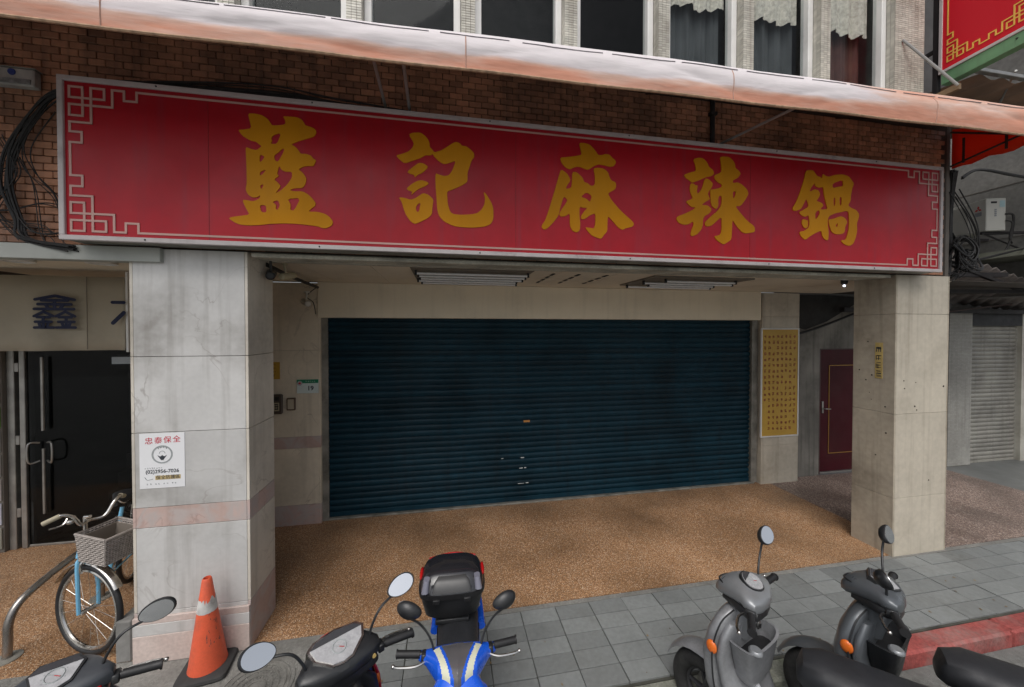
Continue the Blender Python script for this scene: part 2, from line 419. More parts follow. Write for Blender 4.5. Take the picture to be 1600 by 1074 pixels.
# ---------------------------------------------------------------- the restaurant building
bld = thing('restaurant_building', 'brown brick-tiled building with marble arcade pillars and a row of tall upstairs windows', 'building')
bw = obj('brick_wall', MB().box(-7, 3.07, 3.0, 5.40, 3.3, 4.63), mortar, bld)
BW, BH, BX = 0.1015, 0.0455, 0.1065
bricks = [MB().box(-BW / 2, -0.012, -BH / 2, BW / 2, 0.006, BH / 2, 0.0035).mesh('brick', brickm) for _ in range(1)]
allb = []
nrow = int(1.60 / 0.0505)
for j in range(nrow):
    z = 3.03 + j * 0.0505
    for i in range(110):
        x = -6.2 + i * BX + (BX / 2 if j % 2 else 0)
        if x > 5.33: continue
        allb.append((x, z))
def seen(x, z):
    yb = 3.06
    if z > 4.53 or x < -3.75: return False
    if -2.53 < x < 5.0 and z < 4.13: return False
    return True
vis = [b for b in allb if seen(*b)]
vis.sort(key=lambda b: (b[0] - 0.3) ** 2 * 0.25 + (b[1] - 2.4) ** 2 if b[0] > -2.5 else 0.1)
vis = sorted([b for b in vis if b[0] <= -2.4 or b[1] > 4.13], key=lambda b: math.hypot(b[0], b[1] - 2.4))
first = set(vis[:290])
for x, z in vis[:290]:
    put(bricks[0], 'brick', bw, (x + rng.uniform(-.0015, .0015), 3.07 + rng.uniform(-.002, .0015), z + rng.uniform(-.001, .001)), (rng.uniform(-.01, .01), 0, rng.uniform(-.012, .012)))
rest = MB()
for x, z in allb:
    if (x, z) in first: continue
    dx, dy, dz = rng.uniform(-.0015, .0015), rng.uniform(-.002, .0015), rng.uniform(-.001, .001)
    rest.box(x - BW / 2 + dx, 3.058 + dy, z - BH / 2 + dz, x + BW / 2 + dx, 3.076 + dy, z + BH / 2 + dz, 0.0035)
tag(obj('bricks', rest, brickm, bw), kind='stuff')
obj('cornice_band', MB().box(-7, 3.05, 4.63, 5.42, 3.42, 4.70, 0.01), white, bld)
# upstairs windows
obj('upper_wall', MB().box(-7, 3.43, 7.3, 5.38, 3.6, 7.8).box(-7, 3.43, 4.60, 5.38, 3.6, 4.93).box(5.30, 3.43, 4.93, 5.38, 4.3, 7.3), concrete, bld)
curt = M('pale_patterned_curtain', (0.62, 0.57, 0.50), rough=0.9, var=0.25, vs=25, fine=0.25)
curtr = M('dark_red_curtain', (0.10, 0.035, 0.028), rough=0.9, var=0.2, vs=6)
curtg = M('grey_lower_curtain', (0.075, 0.08, 0.085), rough=0.9, var=0.15, vs=3)
wing = bpy.data.materials.new('window_glass'); wing.use_nodes = True
_t = wing.node_tree; _p = _t.nodes['Principled BSDF']
_g = _t.nodes.new('ShaderNodeBsdfGlossy'); _g.inputs['Roughness'].default_value = 0.03
_tr = _t.nodes.new('ShaderNodeBsdfTransparent'); _tr.inputs[0].default_value = (0.88, 0.9, 0.9, 1)
_lw = _t.nodes.new('ShaderNodeLayerWeight'); _pw = _t.nodes.new('ShaderNodeMath'); _pw.operation = 'POWER'; _pw.inputs[1].default_value = 4; _t.links.new(_lw.outputs['Facing'], _pw.inputs[0])
_fr = _t.nodes.new('ShaderNodeMapRange'); _fr.inputs[3].default_value = 0.008; _fr.inputs[4].default_value = 0.25; _t.links.new(_pw.outputs[0], _fr.inputs[0])
_mx = _t.nodes.new('ShaderNodeMixShader'); _t.links.new(_fr.outputs[0], _mx.inputs[0]); _t.links.new(_tr.outputs[0], _mx.inputs[1]); _t.links.new(_g.outputs[0], _mx.inputs[2])
_t.links.new(_mx.outputs[0], _t.nodes['Material Output'].inputs[0])
def curtain(x0, x1, zb, zt, y, seedk):
    rings = []; n = 40
    r_ = random.Random(seedk); ph = r_.uniform(0, 6)
    top = []; bot = []
    for i in range(n + 1):
        t = i / n; x = x0 + (x1 - x0) * t
        yy = y + 0.022 * math.sin(t * 26 + ph) + 0.01 * math.sin(t * 61)
        zz = zb - (0.07 * abs(math.sin(t * math.pi * 2 + .5)) ** 0.6 + 0.008 * math.sin(t * 50)) * (zb > 5)
        top.append((x, yy, zt)); bot.append((x, yy, zz))
    return MB().add(top + bot + [(a, b + 0.004, c) for a, b, c in top + bot],
        [(i, i + 1, n + 2 + i, n + 1 + i) for i in range(n)] + [(2 * n + 2 + i, 2 * n + 3 + i, 3 * n + 4 + i, 3 * n + 3 + i) for i in range(n)] + [(n + 1 + i, n + 2 + i, 3 * n + 4 + i, 3 * n + 3 + i) for i in range(n)])
PX = [0.200 + 0.955 * k for k in range(-4, 5)] + [4.98]
def pilaster(x0, x1):
    p = obj('pilaster', MB().box(x0 + .004, 3.264, 4.802, x1 - .004, 3.425, 7.5), grout, bld)
    tm = MB(); ts = 0.0225
    k0 = int((7.4 - 4.85) / ts)
    nx = max(1, round((x1 - x0) / 0.045)); w = (x1 - x0) / nx; ny = 4
    for k in range(k0):
        z = 4.85 + k * ts
        for i in range(nx): tm.box(x0 + i * w + .0018, 3.26, z, x0 + (i + 1) * w - .0018, 3.268, z + ts - 0.0045)
        for i in range(ny):
            for xx in ((x0, x0 + .008), (x1 - .008, x1)): tm.box(xx[0], 3.27 + i * 0.038, z, xx[1], 3.304 + i * 0.038, z + ts - 0.0045)
    tag(obj('tiles', tm, tilem, p), kind='stuff')
for k in range(len(PX) - 1):
    if k == len(PX) - 2: break
for k, px in enumerate(PX[:-1]):
    w = 0.125
    if k < len(PX) - 2 or True: 
        if px + w / 2 < 4.9: pilaster(px - w / 2, px + w / 2)
pilaster(4.955, 5.375)
rooms = obj('room_wall', MB().box(-7, 4.2, 4.8, 5.3, 4.25, 7.5).box(-7, 3.43, 4.78, 5.3, 4.25, 4.80).box(-7, 3.43, 7.45, 5.3, 4.25, 7.5), M('dark_room', (0.015, 0.015, 0.017), rough=0.9), bld)
bounds = [p for p in PX[:-1] if p < 4.9]
for k in range(len(bounds)):
    x0 = bounds[k] + 0.0625; x1 = (bounds[k + 1] - 0.0625) if k + 1 < len(bounds) else 4.955
    if x1 - x0 < 0.2: continue
    w = bpy.data.objects.new('window', None); col.objects.link(w); w.parent = bld
    fr = MB().box(x0 + .002, 3.345, 4.93, x0 + 0.062, 3.44, 7.3, .004).box(x1 - 0.062, 3.345, 4.93, x1 - .002, 3.44, 7.3, .004).box(x0 + 0.06, 3.35, 4.93, x1 - 0.06, 3.435, 4.985, .004)
    obj('frame', fr, white, w)
    obj('pane', MB().box(x0 + 0.06, 3.40, 4.985, x1 - 0.06, 3.406, 7.3), wing, w)
    if x0 < 2: hem = 9
    if k >= 0:
        zb = {0: 6.4, 1: 6.2, 2: 6.1}.get(k, None)
        mid = (x0 + x1) / 2
        zb = 6.02 if mid < 2 else 5.90
        if mid > 1.4:
            obj('curtain', curtain(x0 + .05, x1 - .05, zb, 7.3, 3.50, k), curt, w)
            if mid > 1.9: obj('lower_curtain', curtain(x0 + .05, x1 - .05, 4.83, 7.3, 3.58, k + 20), curtr if mid > 4.2 else curtg, w)
# ceiling and front beam
clg = obj('arcade_ceiling', MB().box(-7, 3.40, 3.012, 9, 4.99, 3.018), M('ceiling_gap', (0.05, 0.04, 0.03)), bld)
for i in range(-8, 14):
    for (y0, y1) in ((3.42, 4.12), (4.124, 4.84)):
        x0 = 0.55 + i * 0.62
        if x0 > 6: continue
        obj('ceiling_panel', MB().box(x0, y0, 3.0 + rng.uniform(0, .002), x0 + 0.616, y1, 3.012, 0.002), ceilm, clg)
obj('gap_cover_board', MB().box(5.405, 3.072, 3.0, 5.455, 3.42, 4.63), joint, bld)  # added dark board, hides the sunlit back wall past the brick end
beamm = M('pale_grimy_metal', (0.44, 0.425, 0.36), rough=0.6, metal=0.1, var=0.25, vs=4, dirt=0.8, dcol=(0.10, 0.09, 0.065), ds=3.5, fine=0.15)
obj('front_beam', MB().box(-7, 3.075, 2.965, 5.40, 3.25, 3.0, .004).box(-7, 3.255, 2.978, 5.40, 3.41, 3.01, .004), beamm, bld)
obj('beam_strip', MB().box(-1.44, 3.03, 2.955, 4.6, 3.07, 2.985, .004).box(-1.44, 3.25, 2.962, 4.6, 3.262, 2.99, .002), beamm, bld)

def slab_wall(parent, name, x0, x1, y0, y1, zs, mats, side_mats=None, gap=0.002):
    """a stone pier: a core with one slab per face and course"""
    core = obj(name, MB().box(x0 + .02, y0 + .02, zs[0], x1 - .02, y1 - .02, zs[-1]), joint, parent)
    for k in range(len(zs) - 1):
        a, b = zs[k] + gap / 2, zs[k + 1] - gap / 2
        d = rng.uniform(-.001, .001)
        obj('stone_slab', MB().box(x0 + .021, y0 + d, a, x1 - .021, y0 + .0195, b, .0015), mats[k], core)
        for xs in ((x0, x0 + .0195), (x1 - .0195, x1)):
            obj('stone_slab', MB().box(xs[0], y0 + .0005 + d, a, xs[1], y1, b, .0015), (side_mats or mats)[k], core)
    return core
zsL = [-0.02, 0.36, 0.975, 1.122, 1.665, 2.213, 2.99]
pL = slab_wall(bld, 'left_pillar', -2.215, -1.46, 3.02, 3.42, zsL, [stone, stone, pink, stone, stone, stone], [pink, stone_side, pink, stone_side, stone_side, stone_side], gap=0.004)
pk2 = M('faint_pink_marble', (0.54, 0.45, 0.41), rough=0.4, var=0.12, vs=3, dirt=0.4, dcol=(0.4, 0.24, 0.2), ds=4, fine=0.1)
for (za, zb) in ((0.285, 0.333), (0.0, 0.2)):
    obj('stone_slab', MB().box(-2.214, 3.0, za, -1.462, 3.0185, zb, .002), pk2, pL)
obj('stone_slab', MB().box(-2.214, 3.0, 0.202, -1.462, 3.0185, 0.283, .002), stone, pL)
pR = slab_wall(bld, 'right_pillar', 4.655, 5.385, 3.02, 3.42, [-0.02, 0.62, 1.515, 2.577, 2.99], [beige] * 4, [M('grimy_shaded_beige_panel', (0.40, 0.35, 0.275), rough=0.65, var=0.15, vs=1.5, bump=0.08, dirt=0.75, ds=1.8, dcol=(0.13, 0.105, 0.075), streak=0.5, rand=0.05, fine=0.08)] * 4, gap=0.003)  # side panels: grime, plus a darker base that paints in their shade
hm = M('drill_hole_dark', (0.03, 0.025, 0.02), rough=0.9)
for _ in range(18):
    z = rng.choice((rng.uniform(1.5, 2.05), rng.uniform(.3, 2.6))); r0 = rng.uniform(.004, .009)
    if rng.random() < .6: obj('drill_hole', MB().lathe([(r0, 4.653), (r0, 4.6565)], c=(0, rng.uniform(3.06, 3.38), z), ax='x', n=8), hm, pR)
    else: obj('drill_hole', MB().lathe([(r0, 3.018), (r0, 3.0215)], c=(rng.uniform(4.72, 5.33), 0, z), ax='y', n=8), hm, pR)
# back piers beside the shutter
sl = stone_mat('warm_cream_marble', (0.66, 0.58, 0.46), (0.25, 0.2, 0.16))  # slightly warmer cream for the back pier and the left side wall
pBL = slab_wall(bld, 'back_pier', -2.25, -1.535, 4.83, 5.1, [-0.02, 0.25, 0.95, 1.095, 2.16, 2.99], [pink, sl, pink, sl, sl])
pBR = slab_wall(bld, 'back_pier', 4.83, 5.515, 4.83, 5.1, [-0.02, 0.6, 2.62, 2.99], [beige] * 3)
obj('lintel_panel', MB().box(-1.55, 4.80, 2.562, 4.78, 4.97, 2.998, .003), cream, bld)
obj('shutter_housing', MB().box(-1.53, 4.975, 2.5, 4.82, 5.1, 2.99), joint, bld)
obj('shutter_backing', MB().box(-1.53, 5.25, -.02, 4.82, 5.3, 2.6).box(-1.56, 5.0, -.02, -1.53, 5.25, 2.6).box(4.82, 5.0, -.02, 4.85, 5.25, 2.6), joint, bld)  # dark backing added so no light shows through the shutter
obj('doorstep', MB().box(-1.533, 4.87, 0.0, 4.76, 4.99, 0.022, .004), galv, bld)
# roller shutter
sh = bpy.data.objects.new('roller_shutter', None); col.objects.link(sh); sh.parent = bld
pitch = 0.0765; prof = []
for k in range(7):
    t = k / 6; prof.append((4.935 - 0.016 * math.sin(math.pi * (t * 0.86)) , t * pitch * 0.86))
prof += [(4.944, pitch * 0.89), (4.944, pitch)]
def slat_mesh(x0, x1, prof, mat, name='slat', seg=24, wob=0.0022):
    b = MB(); rr = random.Random(5); rings = []
    for i in range(seg + 1):
        x = x0 + (x1 - x0) * i / seg
        rings.append([(x, y + rr.uniform(-wob, wob) * 0.6, z) for y, z in prof])
    b.rings(rings, cap=False, closed=False)
    return b.mesh(name, mat, smooth=50)
slm = [slat_mesh(-1.475, 4.70, prof, shutm) for _ in range(1)]
for k in range(33):
    o = put(slm[0], 'slat', sh, (0, rng.uniform(-.002, .002), 0.085 + k * pitch), (0, rng.uniform(-.0004, .0004), 0))
obj('bottom_bar', MB().box(-1.475, 4.915, 0.024, 4.70, 4.955, 0.084, .004), shutm, sh)
for xs in ((-1.535, -1.46), (4.695, 4.80)):
    obj('guide_rail', MB().box(xs[0], 4.872, 0.02, xs[1], 4.90, 2.565, .003).box(xs[0] + .01, 4.90, 0.02, xs[1] - .01, 5.0, 2.565), galv, sh)
rustm = M('orange_scuff', (0.45, 0.2, 0.05), rough=0.6); scuff = M('pale_scuff', (0.5, 0.52, 0.52), rough=0.6, dirt=0.4)
obj('keyhole_plate', MB().box(1.06, 4.915, 1.12, 1.15, 4.925, 1.15, .003), rustm, sh)
for (x, z, w, h) in ((0.745, 0.625, .03, .012), (1.02, 0.62, .05, .014), (1.0, 0.475, .05, .014), (1.07, 0.478, .03, .012), (0.98, 0.262, .09, .008), (1.09, 0.262, .04, .014)):
    obj('scuff_mark', MB().box(x, 4.9175, z, x + w, 4.9235, z + h, .002), scuff, sh)

# the recess with the red door
obj('recess_wall', MB().box(5.517, 5.0, -0.02, 6.12, 5.1, 3.0).box(6.12, 5.0, 2.10, 7.0, 5.1, 3.0).box(7.0, 5.0, -0.02, 8.66, 5.1, 3.0), darkwall, bld)
dr = bpy.data.objects.new('red_door', None); col.objects.link(dr); dr.parent = bld
maroon = M('maroon_door_paint', (0.045, 0.004, 0.008), spec=0.15, rough=0.5, var=0.15, vs=2, dirt=0.2, coat=0.1)
obj('leaf', MB().box(6.15, 5.02, 0.03, 6.98, 5.07, 2.08, .003), maroon, dr)
obj('door_frame', MB().box(6.12, 5.004, 0.0, 6.149, 5.09, 2.10).box(6.149, 5.004, 2.081, 6.99, 5.09, 2.11), M('dark_door_frame', (0.05, 0.02, 0.02), rough=0.5), dr)
obj('sill', MB().box(6.15, 4.99, 0.0, 6.98, 5.09, 0.028, .003), steel, dr)
brass = M('gold_beading', (0.42, 0.25, 0.06), rough=0.35, metal=0.6)
obj('beading', MB().box(6.33, 5.012, 0.33, 6.340, 5.022, 1.82).box(6.345, 5.012, 1.81, 6.85, 5.022, 1.82).box(6.345, 5.012, 0.33, 6.85, 5.022, 0.34).box(6.85, 5.012, 0.33, 6.865, 5.022, 1.82), brass, dr)
hd = obj('handle', MB().box(6.185, 5.0, 1.02, 6.215, 5.02, 1.22, .004).tube([(6.20, 5.0, 1.10), (6.20, 4.96, 1.10), (6.30, 4.955, 1.095)], 0.009), steel, dr, smooth=True)
# dark conduit and ripped duct high in the recess
du = thing('torn_duct', 'dark torn duct with hanging dark sheet high in the recess above the maroon door', 'duct')
obj('sheet', MB().add([(5.53, 4.96, 2.98), (6.1, 4.93, 2.99), (6.9, 4.9, 2.95), (6.2, 4.96, 2.55), (5.8, 4.97, 2.42), (5.55, 4.97, 2.5), (5.53, 4.99, 2.98), (6.1, 4.96, 2.99), (6.9, 4.93, 2.95), (6.2, 4.99, 2.55), (5.8, 4.993, 2.42), (5.55, 4.993, 2.5)],
    [(0, 1, 3, 4, 5), (1, 2, 3), (6, 7, 9, 10, 11), (7, 8, 9), (0, 6, 7, 1), (1, 7, 8, 2), (2, 8, 9, 3), (3, 9, 10, 4), (4, 10, 11, 5), (5, 11, 6, 0)]), M('black_dirty_sheet', (0.018, 0.017, 0.016), rough=0.8, var=0.3), du)
obj('pipe', MB().tube(smooth_path([(5.53, 4.94, 2.33), (6.0, 4.93, 2.45), (6.9, 4.92, 2.75)]), 0.018), cablem, du, smooth=True)

# ---------------------------------------------------------------- main sign
def fret(mb, ox, oz, sx, sz, ux, uz, w, y0, y1, longx=None, longz=None, P=None):
    """Chinese key corner: ox,oz the outer corner, sx/sz direction into the sign"""
    g = [0, 1, 1.65, 2.67, 3.3, 4.2, 5.2]
    cnt = [0]
    def X(a): return ox + sx * a * ux
    def Z(a): return oz + sz * a * uz
    def seg(a, b, ext=True):
        x0, x1 = sorted((X(a[0]), X(b[0]))); z0, z1 = sorted((Z(a[1]), Z(b[1])))
        cnt[0] += 1; q = (cnt[0] % 9) * .00022
        mb.box(x0 - w / 2, y0 - q, z0 - w / 2, x1 + w / 2, y1 - q * .5, z1 + w / 2)
    def path(pts):
        for a, b in zip(pts, pts[1:]): seg(a, b)
    path([(1, 2.67), (1, 0), (0, 0), (0, 1), (2.67, 1), (2.67, 0), (1.65, 0), (1.65, 3.3), (0, 3.3), (0, 4.2), (.9, 4.2), (.9, 5.2), (0, 5.2)])
    path([(1, 2.67), (0, 2.67), (0, 1.65), (3.3, 1.65), (3.3, 0), (4.2, 0), (4.2, .9), (5.2, .9), (5.2, 0)])
sg = thing('shop_sign', 'long red shop sign with gold brush characters 藍記麻辣鍋 and white trim above the arcade', 'sign')
SX0, SX1, SZ0, SZ1 = -2.475, 4.975, 2.995, 4.06
obj('sign_box', MB().box(SX0 + .01, 2.875, SZ0 + .005, SX1 - .01, 3.018, SZ1 - .005, .004), galv, sg)
fc = obj('sign_face', MB().box(SX0 + .03, 2.862, SZ0 + .03, SX1 - .03, 2.874, SZ1 - .03), redface, sg)
tb = 0.032
for nm, a in (('trim_bar', (SX0, 2.846, SZ1 - tb, SX1, 2.874, SZ1)), ('trim_bar', (SX0, 2.846, SZ0, SX1, 2.874, SZ0 + tb)), ('trim_bar', (SX0, 2.8465, SZ0 + tb, SX0 + tb, 2.874, SZ1 - tb)), ('trim_bar', (SX1 - tb, 2.8465, SZ0 + tb, SX1, 2.874, SZ1 - tb))):
    obj(nm, MB().box(*a, .003), trim, sg)
fm = MB(); w_ = 0.0135; iy0, iy1 = 2.8585, 2.8615
gx0, gx1, gz0, gz1 = SX0 + 0.06, SX1 - 0.06, SZ0 + 0.062, SZ1 - 0.065
for (ox, oz, sx, sz) in ((gx0, gz1, 1, -1), (gx1, gz1, -1, -1), (gx0, gz0, 1, 1), (gx1, gz0, -1, 1)): fret(fm, ox, oz, sx, sz, .0725, .0695, w_, iy0, iy1)
d = 5.2 * .0725; dz = 5.2 * .0695
for z in (gz0, gz1): fm.box(gx0 + d, iy0, z - w_ / 2, gx1 - d, iy1, z + w_ / 2)
for x in (gx0, gx1): fm.box(x - w_ / 2, iy0, gz0 + dz, x + w_ / 2, iy1, gz1 - dz)
obj('fret_border', fm, fretm, sg)
GL = {
    'indigo': [[(-1367,3928),(-1323,3932),(-1279,3926),(-1242,3903),(-1224,3876),(-1213,3859),(-1145,3870),(-1126,3882),(-1130,3910),(-1144,3932),(-1099,3934),(-1053,3935),(-1019,3922),(-1004,3898),(-996,3882),(-946,3871),(-927,3856),(-923,3840),(-935,3809),(-993,3785),(-1039,3766),(-1093,3738),(-1063,3723),(-1040,3696),(-1029,3676),(-994,3679),(-959,3669),(-948,3650),(-925,3637),(-936,3613),(-944,3594),(-979,3593),(-1010,3586),(-1045,3563),(-1018,3544),(-999,3516),(-992,3496),(-1000,3458),(-1019,3431),(-1073,3426),(-1104,3409),(-1073,3404),(-1019,3408),(-981,3388),(-950,3357),(-931,3329),(-935,3307),(-958,3289),(-982,3263),(-920,3266),(-873,3256),(-841,3237),(-816,3205),(-818,3179),(-838,3161),(-866,3149),(-889,3150),(-920,3161),(-998,3168),(-1075,3172),(-1151,3170),(-1242,3161),(-1301,3150),(-1375,3144),(-1426,3147),(-1459,3160),(-1495,3186),(-1477,3197),(-1433,3206),(-1363,3220),(-1381,3252),(-1410,3321),(-1377,3321),(-1348,3315),(-1329,3320),(-1299,3338),(-1293,3362),(-1314,3345),(-1344,3342),(-1366,3354),(-1380,3374),(-1387,3398),(-1379,3439),(-1380,3552),(-1383,3633),(-1384,3694),(-1348,3681),(-1315,3676),(-1281,3707),(-1303,3721),(-1318,3736),(-1355,3741),(-1398,3765),(-1413,3780),(-1430,3807),(-1390,3814),(-1346,3827),(-1357,3879)],[(-1221,3770),(-1206,3792),(-1164,3812),(-1161,3792),(-1184,3732),(-1225,3729),(-1214,3750)],[(-1203,3649),(-1177,3671),(-1146,3703),(-1135,3700),(-1147,3666),(-1177,3606),(-1200,3616)],[(-1295,3649),(-1263,3637),(-1278,3609),(-1296,3590)],[(-1294,3527),(-1253,3546),(-1276,3512),(-1296,3498)],[(-1293,3433),(-1270,3440),(-1284,3405),(-1293,3412)],[(-1170,3581),(-1159,3554),(-1133,3539),(-1087,3543),(-1087,3501),(-1118,3449),(-1164,3401),(-1198,3380),(-1160,3434),(-1179,3457),(-1205,3480),(-1171,3507),(-1186,3519)],[(-1300,3291),(-1259,3293),(-1254,3243),(-1289,3241)],[(-1218,3319),(-1180,3334),(-1167,3297),(-1184,3262),(-1196,3271),(-1192,3300)],[(-1119,3346),(-1031,3360),(-1074,3266),(-1101,3268),(-1097,3310)]],
    'record': [[(-274,3885),(-248,3903),(-188,3910),(-155,3889),(-132,3864),(-121,3834),(-121,3808),(-98,3787),(-87,3768),(-34,3788),(12,3820),(51,3850),(78,3864),(109,3857),(124,3838),(160,3837),(191,3816),(218,3791),(222,3760),(199,3731),(187,3690),(167,3634),(168,3579),(163,3559),(120,3529),(58,3497),(11,3478),(11,3443),(15,3381),(34,3320),(61,3305),(119,3303),(198,3312),(245,3324),(281,3358),(301,3399),(305,3447),(293,3494),(313,3479),(357,3410),(371,3364),(371,3284),(349,3243),(301,3221),(213,3208),(119,3207),(57,3214),(-13,3244),(-51,3284),(-66,3338),(-69,3407),(-77,3515),(-78,3611),(-50,3602),(-11,3593),(27,3604),(54,3649),(78,3720),(35,3701),(0,3687),(-26,3689),(-57,3709),(-87,3738),(-98,3756),(-110,3745),(-155,3741),(-185,3718),(-230,3699),(-304,3666),(-334,3686),(-370,3721),(-326,3736),(-274,3760),(-245,3793),(-237,3828)],[(-288,3605),(-245,3644),(-200,3682),(-163,3677),(-129,3653),(-178,3603),(-208,3590),(-231,3566),(-238,3587),(-271,3592)],[(-294,3478),(-253,3517),(-212,3543),(-178,3550),(-141,3541),(-126,3527),(-156,3505),(-209,3479),(-261,3429),(-250,3458),(-279,3466)],[(-350,3408),(-309,3408),(-261,3395),(-224,3412),(-171,3454),(-130,3442),(-92,3409),(-100,3359),(-104,3297),(-134,3264),(-195,3230),(-232,3214),(-262,3230),(-295,3274),(-317,3330),(-328,3375)],[(-226,3336),(-213,3363),(-188,3380),(-202,3310),(-217,3306)]],
    'hemp': [[(1083,3948),(1127,3953),(1174,3945),(1209,3916),(1239,3882),(1248,3865),(1287,3866),(1313,3879),(1353,3876),(1375,3853),(1406,3831),(1411,3815),(1393,3785),(1358,3774),(1314,3783),(1253,3788),(1209,3766),(1166,3735),(1132,3740),(1081,3756),(1038,3745),(1008,3725),(971,3735),(933,3772),(920,3815),(979,3824),(1063,3841),(1106,3853),(1097,3894)],[(929,3721),(979,3692),(1000,3661),(1011,3634),(979,3592),(969,3563),(1017,3576),(1023,3631),(1025,3707),(1064,3708),(1115,3666),(1128,3631),(1158,3625),(1188,3603),(1223,3613),(1223,3694),(1209,3750),(1253,3760),(1305,3754),(1340,3728),(1349,3696),(1367,3664),(1407,3651),(1414,3619),(1403,3589),(1358,3565),(1339,3548),(1376,3493),(1457,3411),(1565,3330),(1578,3306),(1560,3284),(1506,3271),(1471,3253),(1430,3274),(1386,3321),(1340,3363),(1335,3310),(1335,3236),(1307,3206),(1281,3169),(1237,3178),(1185,3200),(1137,3259),(1176,3257),(1215,3253),(1228,3288),(1228,3381),(1184,3363),(1137,3328),(1107,3322),(1100,3346),(1128,3388),(1158,3422),(1124,3418),(1088,3426),(1088,3345),(1096,3289),(1092,3232),(1065,3211),(1026,3225),(1005,3268),(1005,3369),(971,3343),(929,3334),(912,3351),(929,3388),(979,3459),(982,3480),(952,3502),(925,3416),(908,3343),(871,3293),(821,3239),(788,3220),(763,3240),(771,3264),(796,3297),(829,3394),(879,3557),(912,3671)],[(1098,3507),(1149,3550),(1197,3522),(1180,3468),(1150,3495)]],
    'spicy': [[(2137,3906),(2196,3924),(2237,3918),(2274,3889),(2293,3850),(2335,3825),(2346,3793),(2317,3770),(2257,3755),(2198,3725),(2125,3697),(2107,3714),(2071,3732),(2044,3760),(2106,3787),(2165,3803),(2160,3851)],[(2112,3691),(2139,3693),(2162,3678),(2184,3680),(2173,3627),(2185,3603),(2226,3654),(2252,3745),(2289,3744),(2336,3707),(2322,3669),(2281,3618),(2295,3586),(2309,3567),(2254,3535),(2222,3509),(2282,3512),(2326,3478),(2301,3440),(2241,3408),(2233,3315),(2192,3256),(2133,3230),(2115,3240),(2124,3285),(2146,3334),(2138,3362),(2101,3336),(2056,3326),(2002,3339),(1975,3373),(1988,3397),(2064,3427),(2154,3472),(2158,3487),(2122,3485),(2063,3531),(2135,3560),(2121,3591),(2103,3638)],[(2403,3944),(2436,3954),(2497,3954),(2540,3923),(2559,3892),(2559,3863),(2602,3837),(2617,3814),(2588,3775),(2536,3750),(2537,3725),(2584,3736),(2627,3722),(2685,3678),(2700,3638),(2667,3586),(2619,3525),(2562,3521),(2620,3459),(2688,3396),(2766,3350),(2771,3300),(2718,3289),(2670,3281),(2631,3293),(2573,3348),(2535,3400),(2531,3313),(2527,3222),(2490,3196),(2447,3171),(2405,3192),(2368,3215),(2353,3243),(2386,3249),(2418,3262),(2427,3333),(2422,3418),(2366,3370),(2320,3331),(2269,3323),(2255,3348),(2264,3369),(2319,3417),(2384,3469),(2421,3521),(2425,3603),(2397,3601),(2388,3576),(2391,3511),(2370,3481),(2328,3503),(2314,3539),(2306,3652),(2336,3654),(2401,3671),(2424,3685),(2424,3705),(2382,3722),(2349,3753),(2349,3781),(2418,3811),(2418,3856),(2413,3904)],[(2537,3651),(2571,3654),(2557,3603),(2538,3586)]],
    'pot': [[(3316,3896),(3361,3907),(3401,3906),(3420,3882),(3443,3857),(3479,3852),(3498,3835),(3506,3885),(3543,3865),(3580,3860),(3644,3884),(3737,3896),(3803,3884),(3832,3860),(3871,3817),(3852,3777),(3835,3699),(3835,3653),(3803,3605),(3837,3584),(3903,3565),(3937,3528),(3929,3481),(3910,3441),(3916,3372),(3898,3294),(3870,3239),(3833,3218),(3785,3223),(3747,3241),(3724,3267),(3780,3273),(3798,3312),(3821,3398),(3814,3544),(3780,3550),(3724,3535),(3650,3519),(3576,3484),(3568,3416),(3583,3333),(3579,3260),(3543,3263),(3510,3295),(3500,3348),(3450,3330),(3369,3289),(3324,3253),(3288,3266),(3257,3302),(3256,3325),(3314,3339),(3363,3375),(3357,3487),(3313,3466),(3268,3482),(3245,3507),(3303,3536),(3347,3562),(3347,3592),(3324,3639),(3298,3589),(3267,3538),(3214,3516),(3178,3518),(3174,3544),(3213,3598),(3256,3698),(3295,3805)],[(3359,3701),(3376,3743),(3416,3791),(3424,3762),(3462,3749),(3513,3761),(3523,3693),(3547,3612),(3568,3558),(3520,3548),(3479,3548),(3521,3584),(3501,3609),(3437,3624),(3459,3648),(3482,3687),(3463,3723),(3417,3733)],[(3427,3514),(3465,3539),(3479,3524),(3471,3494),(3439,3454),(3428,3454)],[(3618,3798),(3738,3845),(3744,3784),(3683,3773),(3623,3757)],[(3634,3666),(3657,3668),(3653,3592),(3635,3590)],[(3702,3675),(3730,3680),(3725,3600),(3706,3599)],[(3286,3446),(3322,3440),(3347,3434),(3345,3374),(3318,3359),(3296,3371),(3276,3408)],[(3581,3458),(3632,3465),(3688,3487),(3725,3497),(3772,3480),(3801,3443),(3773,3403),(3769,3349),(3737,3326),(3662,3321),(3615,3342),(3587,3409)],[(3663,3409),(3688,3430),(3687,3399),(3666,3390)]],
}
for k, polys in GL.items():
    me = curve_mesh('brush_character', [[(a / 1000, b / 1000) for a, b in p] for p in polys], 0.006, gold, 2.8595)
    put(me, 'brush_character', sg)
for x in (-1.62, 0.55, 2.72): obj('panel_seam', MB().box(x, 2.8605, SZ0 + .034, x + .003, 2.8622, SZ1 - .034), M('seam_red', (0.22, 0.004, 0.008)), sg)
for x in (-2.0, -0.9, 0.35, 1.6, 2.9, 4.1):
    for z in (SZ0 + .016, SZ1 - .016):
        obj('screw', MB().lathe([(0.006, 0), (0.004, -0.005)], c=(x + rng.uniform(-.1, .1), 2.846, z), ax='y', n=8), black, sg)

